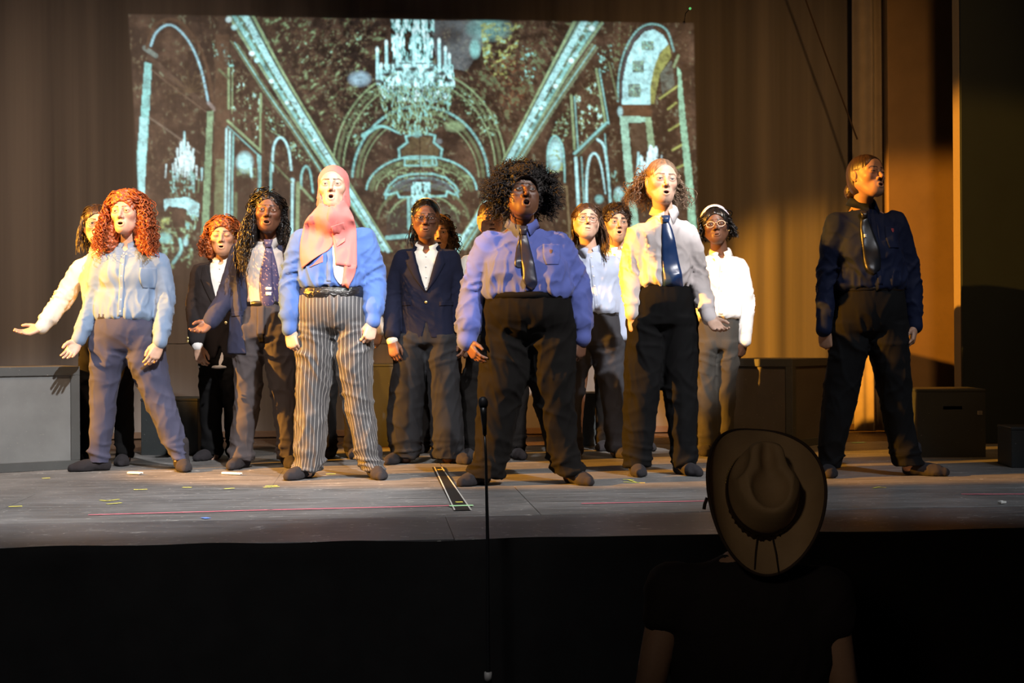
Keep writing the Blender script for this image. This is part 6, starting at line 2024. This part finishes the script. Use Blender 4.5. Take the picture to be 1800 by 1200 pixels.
# 13: headband, white shirt
p13 = Person(9.45, 1258, 'singer in glasses, white headband and white shirt beside the tall singer')
build_person(p13, dict(seed=13, fine=False, hvox=.0028, head=(1258, 398, -.02), hs=.98, hrot=(-8, 7, -6), neck=(1266, 444, .03), face=dict(skin=DEEP2, mouth=.003, mw=.017, nose=1.15, lipr=.006, lip=DEEP_LIP, eyes=.4), hair=('bob_locs', H_BLACK), glasses=GL_CLEAR, headband=(fabric('lilac_white_band', (.66, .58, .66), .8), -.040, .015, .011), earrings=1,
    torso=[(452, 1236, 1302), (480, 1230, 1306), (520, 1226, 1302), (556, 1224, 1300)], shl=(1234, 460, .02), shr=(1303, 462, 0), ell=(1226, 530, .02), elr=(1317, 530, .02), wrl=(1230, 590, 0), wrr=(1309, 600, -.05), handl=HANG(1230, 614), handr=HANG(1301, 630, curl=.35, palm=(-.6, .6, 0)), shirtm=S_WHITE, trouserm=T_GREEN, openneck=.04, cgap=.26,
    waist=[(554, 1226, 1299), (580, 1222, 1300), (610, 1220, 1299)], legl=[(628, 1220, 1259), (680, 1221, 1259), (740, 1222, 1260), (794, 1224, 1262)], legr=[(628, 1259, 1298), (680, 1259, 1294), (740, 1260, 1290), (794, 1264, 1290)], footl=(1242, 801, 0), footr=(1280, 801, 0), toel=(-.2, -1), toer=(.3, -1), belt=(BELT, .034, .012)))

# 14: dark navy, right
p14 = Person(7.95, 1536, 'singer in dark navy shirt and black trousers standing alone at the right')
build_person(p14, dict(seed=14, head=(1523, 310, -.03), hs=1.0, hrot=(32, 10, 4), neck=(1516, 362, .03), face=dict(skin=TAN, mouth=.0065, mw=.0165, eyes=.45, lip=(.30, .10, .09), brow=(.02, .012, .01)), hair=('pulled_back', H_DARK), earrings=-1, collar=.062, cup=.016, tyaw=8,
    torso=[(372, 1470, 1572), (400, 1464, 1584), (440, 1468, 1588), (480, 1472, 1590), (506, 1474, 1588)], shl=(1466, 386, 0), shr=(1580, 382, .05), ell=(1449, 484, .02), elr=(1606, 484, .06), wrl=(1448, 580, -.04), wrr=(1608, 574, .02),
    handl=HANG(1453, 610, curl=.7, palm=(.4, .8, 0)), handr=HANG(1604, 602, curl=.5), shirtm=S_NAVY, trouserm=T_BLACK, swrk=.012, bust=(1.24, .06, .07), sleeve=(.078, .074, .064, .058, .052, .041),
    tie=dict(mat=TIE_BLACK, knot=(1519, 377, 13, 12), path=[(1519, 382, 6), (1522, 405, 11), (1528, 440, 15), (1531, 470, 14), (1531, 478, 8), (1531, 482, 1)], tail=[(1516, 384, 3), (1518, 420, 5), (1520, 460, 5), (1521, 466, 3)], labels=((1518, 415, 5, 6),)), crest=(1571, 404, -.1), crestm=plain('red_crest', (.25, .03, .04), .7), pocket=(1556, 396, 1586, 436),
    waist=[(506, 1475, 1588), (540, 1466, 1594), (580, 1460, 1597)], legl=[(602, 1458, 1527), (650, 1452, 1517), (700, 1446, 1506), (760, 1439, 1491), (820, 1434, 1476)], legr=[(602, 1527, 1597), (650, 1534, 1600), (700, 1545, 1601), (760, 1557, 1606), (818, 1570, 1622)], footl=(1455, 832, -.02), footr=(1612, 832, -.02), toel=(-.15, -1), toer=(1, -.5), belt=(BELT, .03, .012)))

# 15: a figure all but hidden behind the pinstriped singer
p15 = Person(9.35, 612, 'figure hidden behind the singer in the pink headscarf, only legs and a hand showing')
build_person(p15, dict(seed=15, fine=False, head=(592, 400, -.02), hs=.95, hrot=(0, 0, 0), neck=(594, 446, .03), face=dict(skin=OLIVE, mouth=.006, lip=PALE_LIP), hair=('pulled_back', H_DARK), torso=[(456, 558, 634), (490, 556, 636), (550, 560, 632), (566, 560, 632)],
    shl=(556, 468, 0), shr=(636, 468, 0), ell=(548, 536, .02), elr=(648, 532, .02), wrl=(556, 590, -.03), wrr=(668, 580, -.06), handl=HANG(558, 616), handr=dict(tip=(656, 608, -.1), palm=(-.3, .8, 0), curl=.4), shirtm=S_CREAM, trouserm=T_BLACK2, **legs(None, 598, 562, 620, 806, 36, 22)))

# 16: the watcher in the hat, in front of the stage, seen from behind
p16 = Person(3.72, 1318, 'person in a dark T-shirt and cowboy hat watching from below the stage', 'people below the stage', z0=-1.2)
build_person(p16, dict(seed=16, fine=False, head=(1330, 905, .0), hs=1.02, hrot=(176, 28, 0), neck=(1328, 968, -.03), face=dict(skin=OLIVE, mouth=.003), hair=('nape', H_DARK), collarm=False, placket=False, ryf=.55,
    torso=[(1010, 1180, 1452), (1060, 1172, 1462), (1150, 1172, 1462), (1250, 1182, 1450), (1370, 1178, 1452)], shl=(1170, 1024, 0), shr=(1462, 1030, 0), ell=(1130, 1200, -.02), elr=(1496, 1210, -.02), wrl=(1120, 1370, .05), wrr=(1500, 1380, .05),
    handl=HANG(1118, 1470), handr=HANG(1502, 1480), shirtm=fabric('dark_tshirt_cotton', (.030, .027, .030), .9, .1), trouserm=T_CHAR, nosleeve=.24, bare=1, shdrop=.012, sleeve=(.078, .070, .06, .055, .05, .04), shr_r=.055, swrk=.008, sockm=plain('black_shoe_leather', (.02, .02, .02), .4),
    waist=[(1350, 1186, 1446), (1420, 1172, 1460), (1500, 1166, 1466)], legl=[(1540, 1166, 1315), (1800, 1200, 1306), (1900, 1206, 1296)], legr=[(1540, 1317, 1466), (1800, 1330, 1436), (1900, 1338, 1428)], footl=(1250, 1905, -.02), footr=(1384, 1905, -.02), toel=(-.2, 1), toer=(.2, 1), armr=1.05))


def cowboy_hat(P):
    M_STRAW = NT('tan_straw')
    wv = M_STRAW.noise(420, detail=2); bg = M_STRAW.noise(14, detail=4)
    M_STRAW.set(Base_Color=M_STRAW.mix(bg, (.33, .21, .105), (.50, .34, .18)), Roughness=.7)
    M_STRAW.bump(wv, .0012, .6)
    o = tag(bpy.data.objects.new('cowboy_hat', None), 'tan straw cowboy hat with a pinched crown on the watcher below the stage', 'hat')
    COL.objects.link(o)
    c = P.L(1338, 872, -.06)
    # hat frame: z out of the crown, y towards its front brim
    z = np.array([.03, -.86, .50]); z /= np.linalg.norm(z)
    y = np.array([.02, .5, .86]); y -= z*(y@z); y /= np.linalg.norm(y); x = np.cross(y, z)
    w = CAM+RT*P.x0+FW*P.d0
    Mx = np.stack([x, y, z], 1)
    Rz = np.array(Matrix.Rotation(-TH, 3, 'Z'))
    Mw = Rz @ Mx; pos = np.array([w[0], w[1], P.z0])+Rz @ c
    Mm = Matrix.Identity(4)
    for i in range(3):
        for j in range(3): Mm[i][j] = Mw[i, j]
        Mm[i][3] = pos[i]
    o.matrix_world = Mm
    n = 72; a = np.linspace(0, 2*math.pi, n, endpoint=False)
    ts = np.linspace(0, 1, 14)
    rows_ = []
    def brim(t, dz=0.):
        rx = .086+t*.075; ry = .110+t*.095
        curl = np.abs(np.cos(a))**1.6*(.075*t**2.0)
        dip = -.030*t**1.5*np.abs(np.sin(a))**2
        rx_ = rx-np.abs(np.cos(a))*.012*t**3
        return np.stack([rx_*np.cos(a), ry*np.sin(a), curl+dip+.004*np.sin(3*a+1)*t+dz], -1)
    rows_ = [brim(t) for t in ts]+[brim(1.012, .002)]+[brim(t, .0045) for t in ts[::-1]]
    V = np.vstack(rows_); m = len(rows_)
    F = np.array([(k*n+j, k*n+(j+1) % n, (k+1)*n+(j+1) % n, (k+1)*n+j) for k in range(m-1) for j in range(n)])
    mk('brim', V, F[:, ::-1], M_STRAW.m, o)
    e = brim(1.0, .002)
    MB().tube([tuple(p) for p in np.vstack([e, e[:1]])], .0042, 8, False).build('brim_binding', plain('dark_brown_binding', (.05, .03, .02), .8), o, True)
    g = G((-.11, -.135, -.01), (.11, .135, .15), .0035)
    zz = [0., .03, .07, .105, .125]
    g.loft(zz, [0]*5, [0, 0, .002, .006, .012], [.090, .089, .085, .078, .060], [.114, .112, .108, .100, .082], 2.15, 0, 0)
    g.ell((0, -.030, .140), (.052, .062, .050), .010, 'cut')
    g.ell((0, .040, .142), (.024, .074, .042), .012, 'cut')
    for s in (-1, 1): g.ell((s*.084, .074, .112), (.040, .070, .055), .014, 'cut')
    V, F = g.mesh(); mk('crown', smooth_mesh(V, F, 2), F, M_STRAW.m, o)
    band = []
    for f, r in ((0, .0), (.1, .0035), (.9, .0035), (1, 0)):
        band.append(np.stack([(.0905+r)*np.cos(a), (.1145+r)*np.sin(a), np.full(n, .006+.026*f)], -1))
    V = np.vstack(band); F = np.array([(k*n+j, k*n+(j+1) % n, (k+1)*n+(j+1) % n, (k+1)*n+j) for k in range(3) for j in range(n)])
    mk('hat_band', V, F, plain('dark_leather_band', (.035, .018, .012), .5), o)
    for k in range(18):
        an = math.pi*.55+k*.07
        V, F = sphere_q((.0955*math.cos(an), .119*math.sin(an), .020), .003, 8, 6); mk('stud', V, F, M_BRASS, o)
    # cord with a knot hanging from the left brim, and laces at the back
    for nm, pts in (('cord_knot', [(-.150, -.035, .06), (-.156, -.05, .055), (-.158, -.062, .05)]), ('lace', [(-.02, -.118, .012), (-.026, -.155, .004), (-.028, -.195, -.014)]), ('lace', [(.018, -.118, .012), (.026, -.16, .002), (.034, -.205, -.02)])):
        MB().tube(pts, .0045 if nm == 'cord_knot' else .0022, 8).build(nm, plain('dark_leather_cord', (.03, .016, .01), .7), o, True)


cowboy_hat(p16)
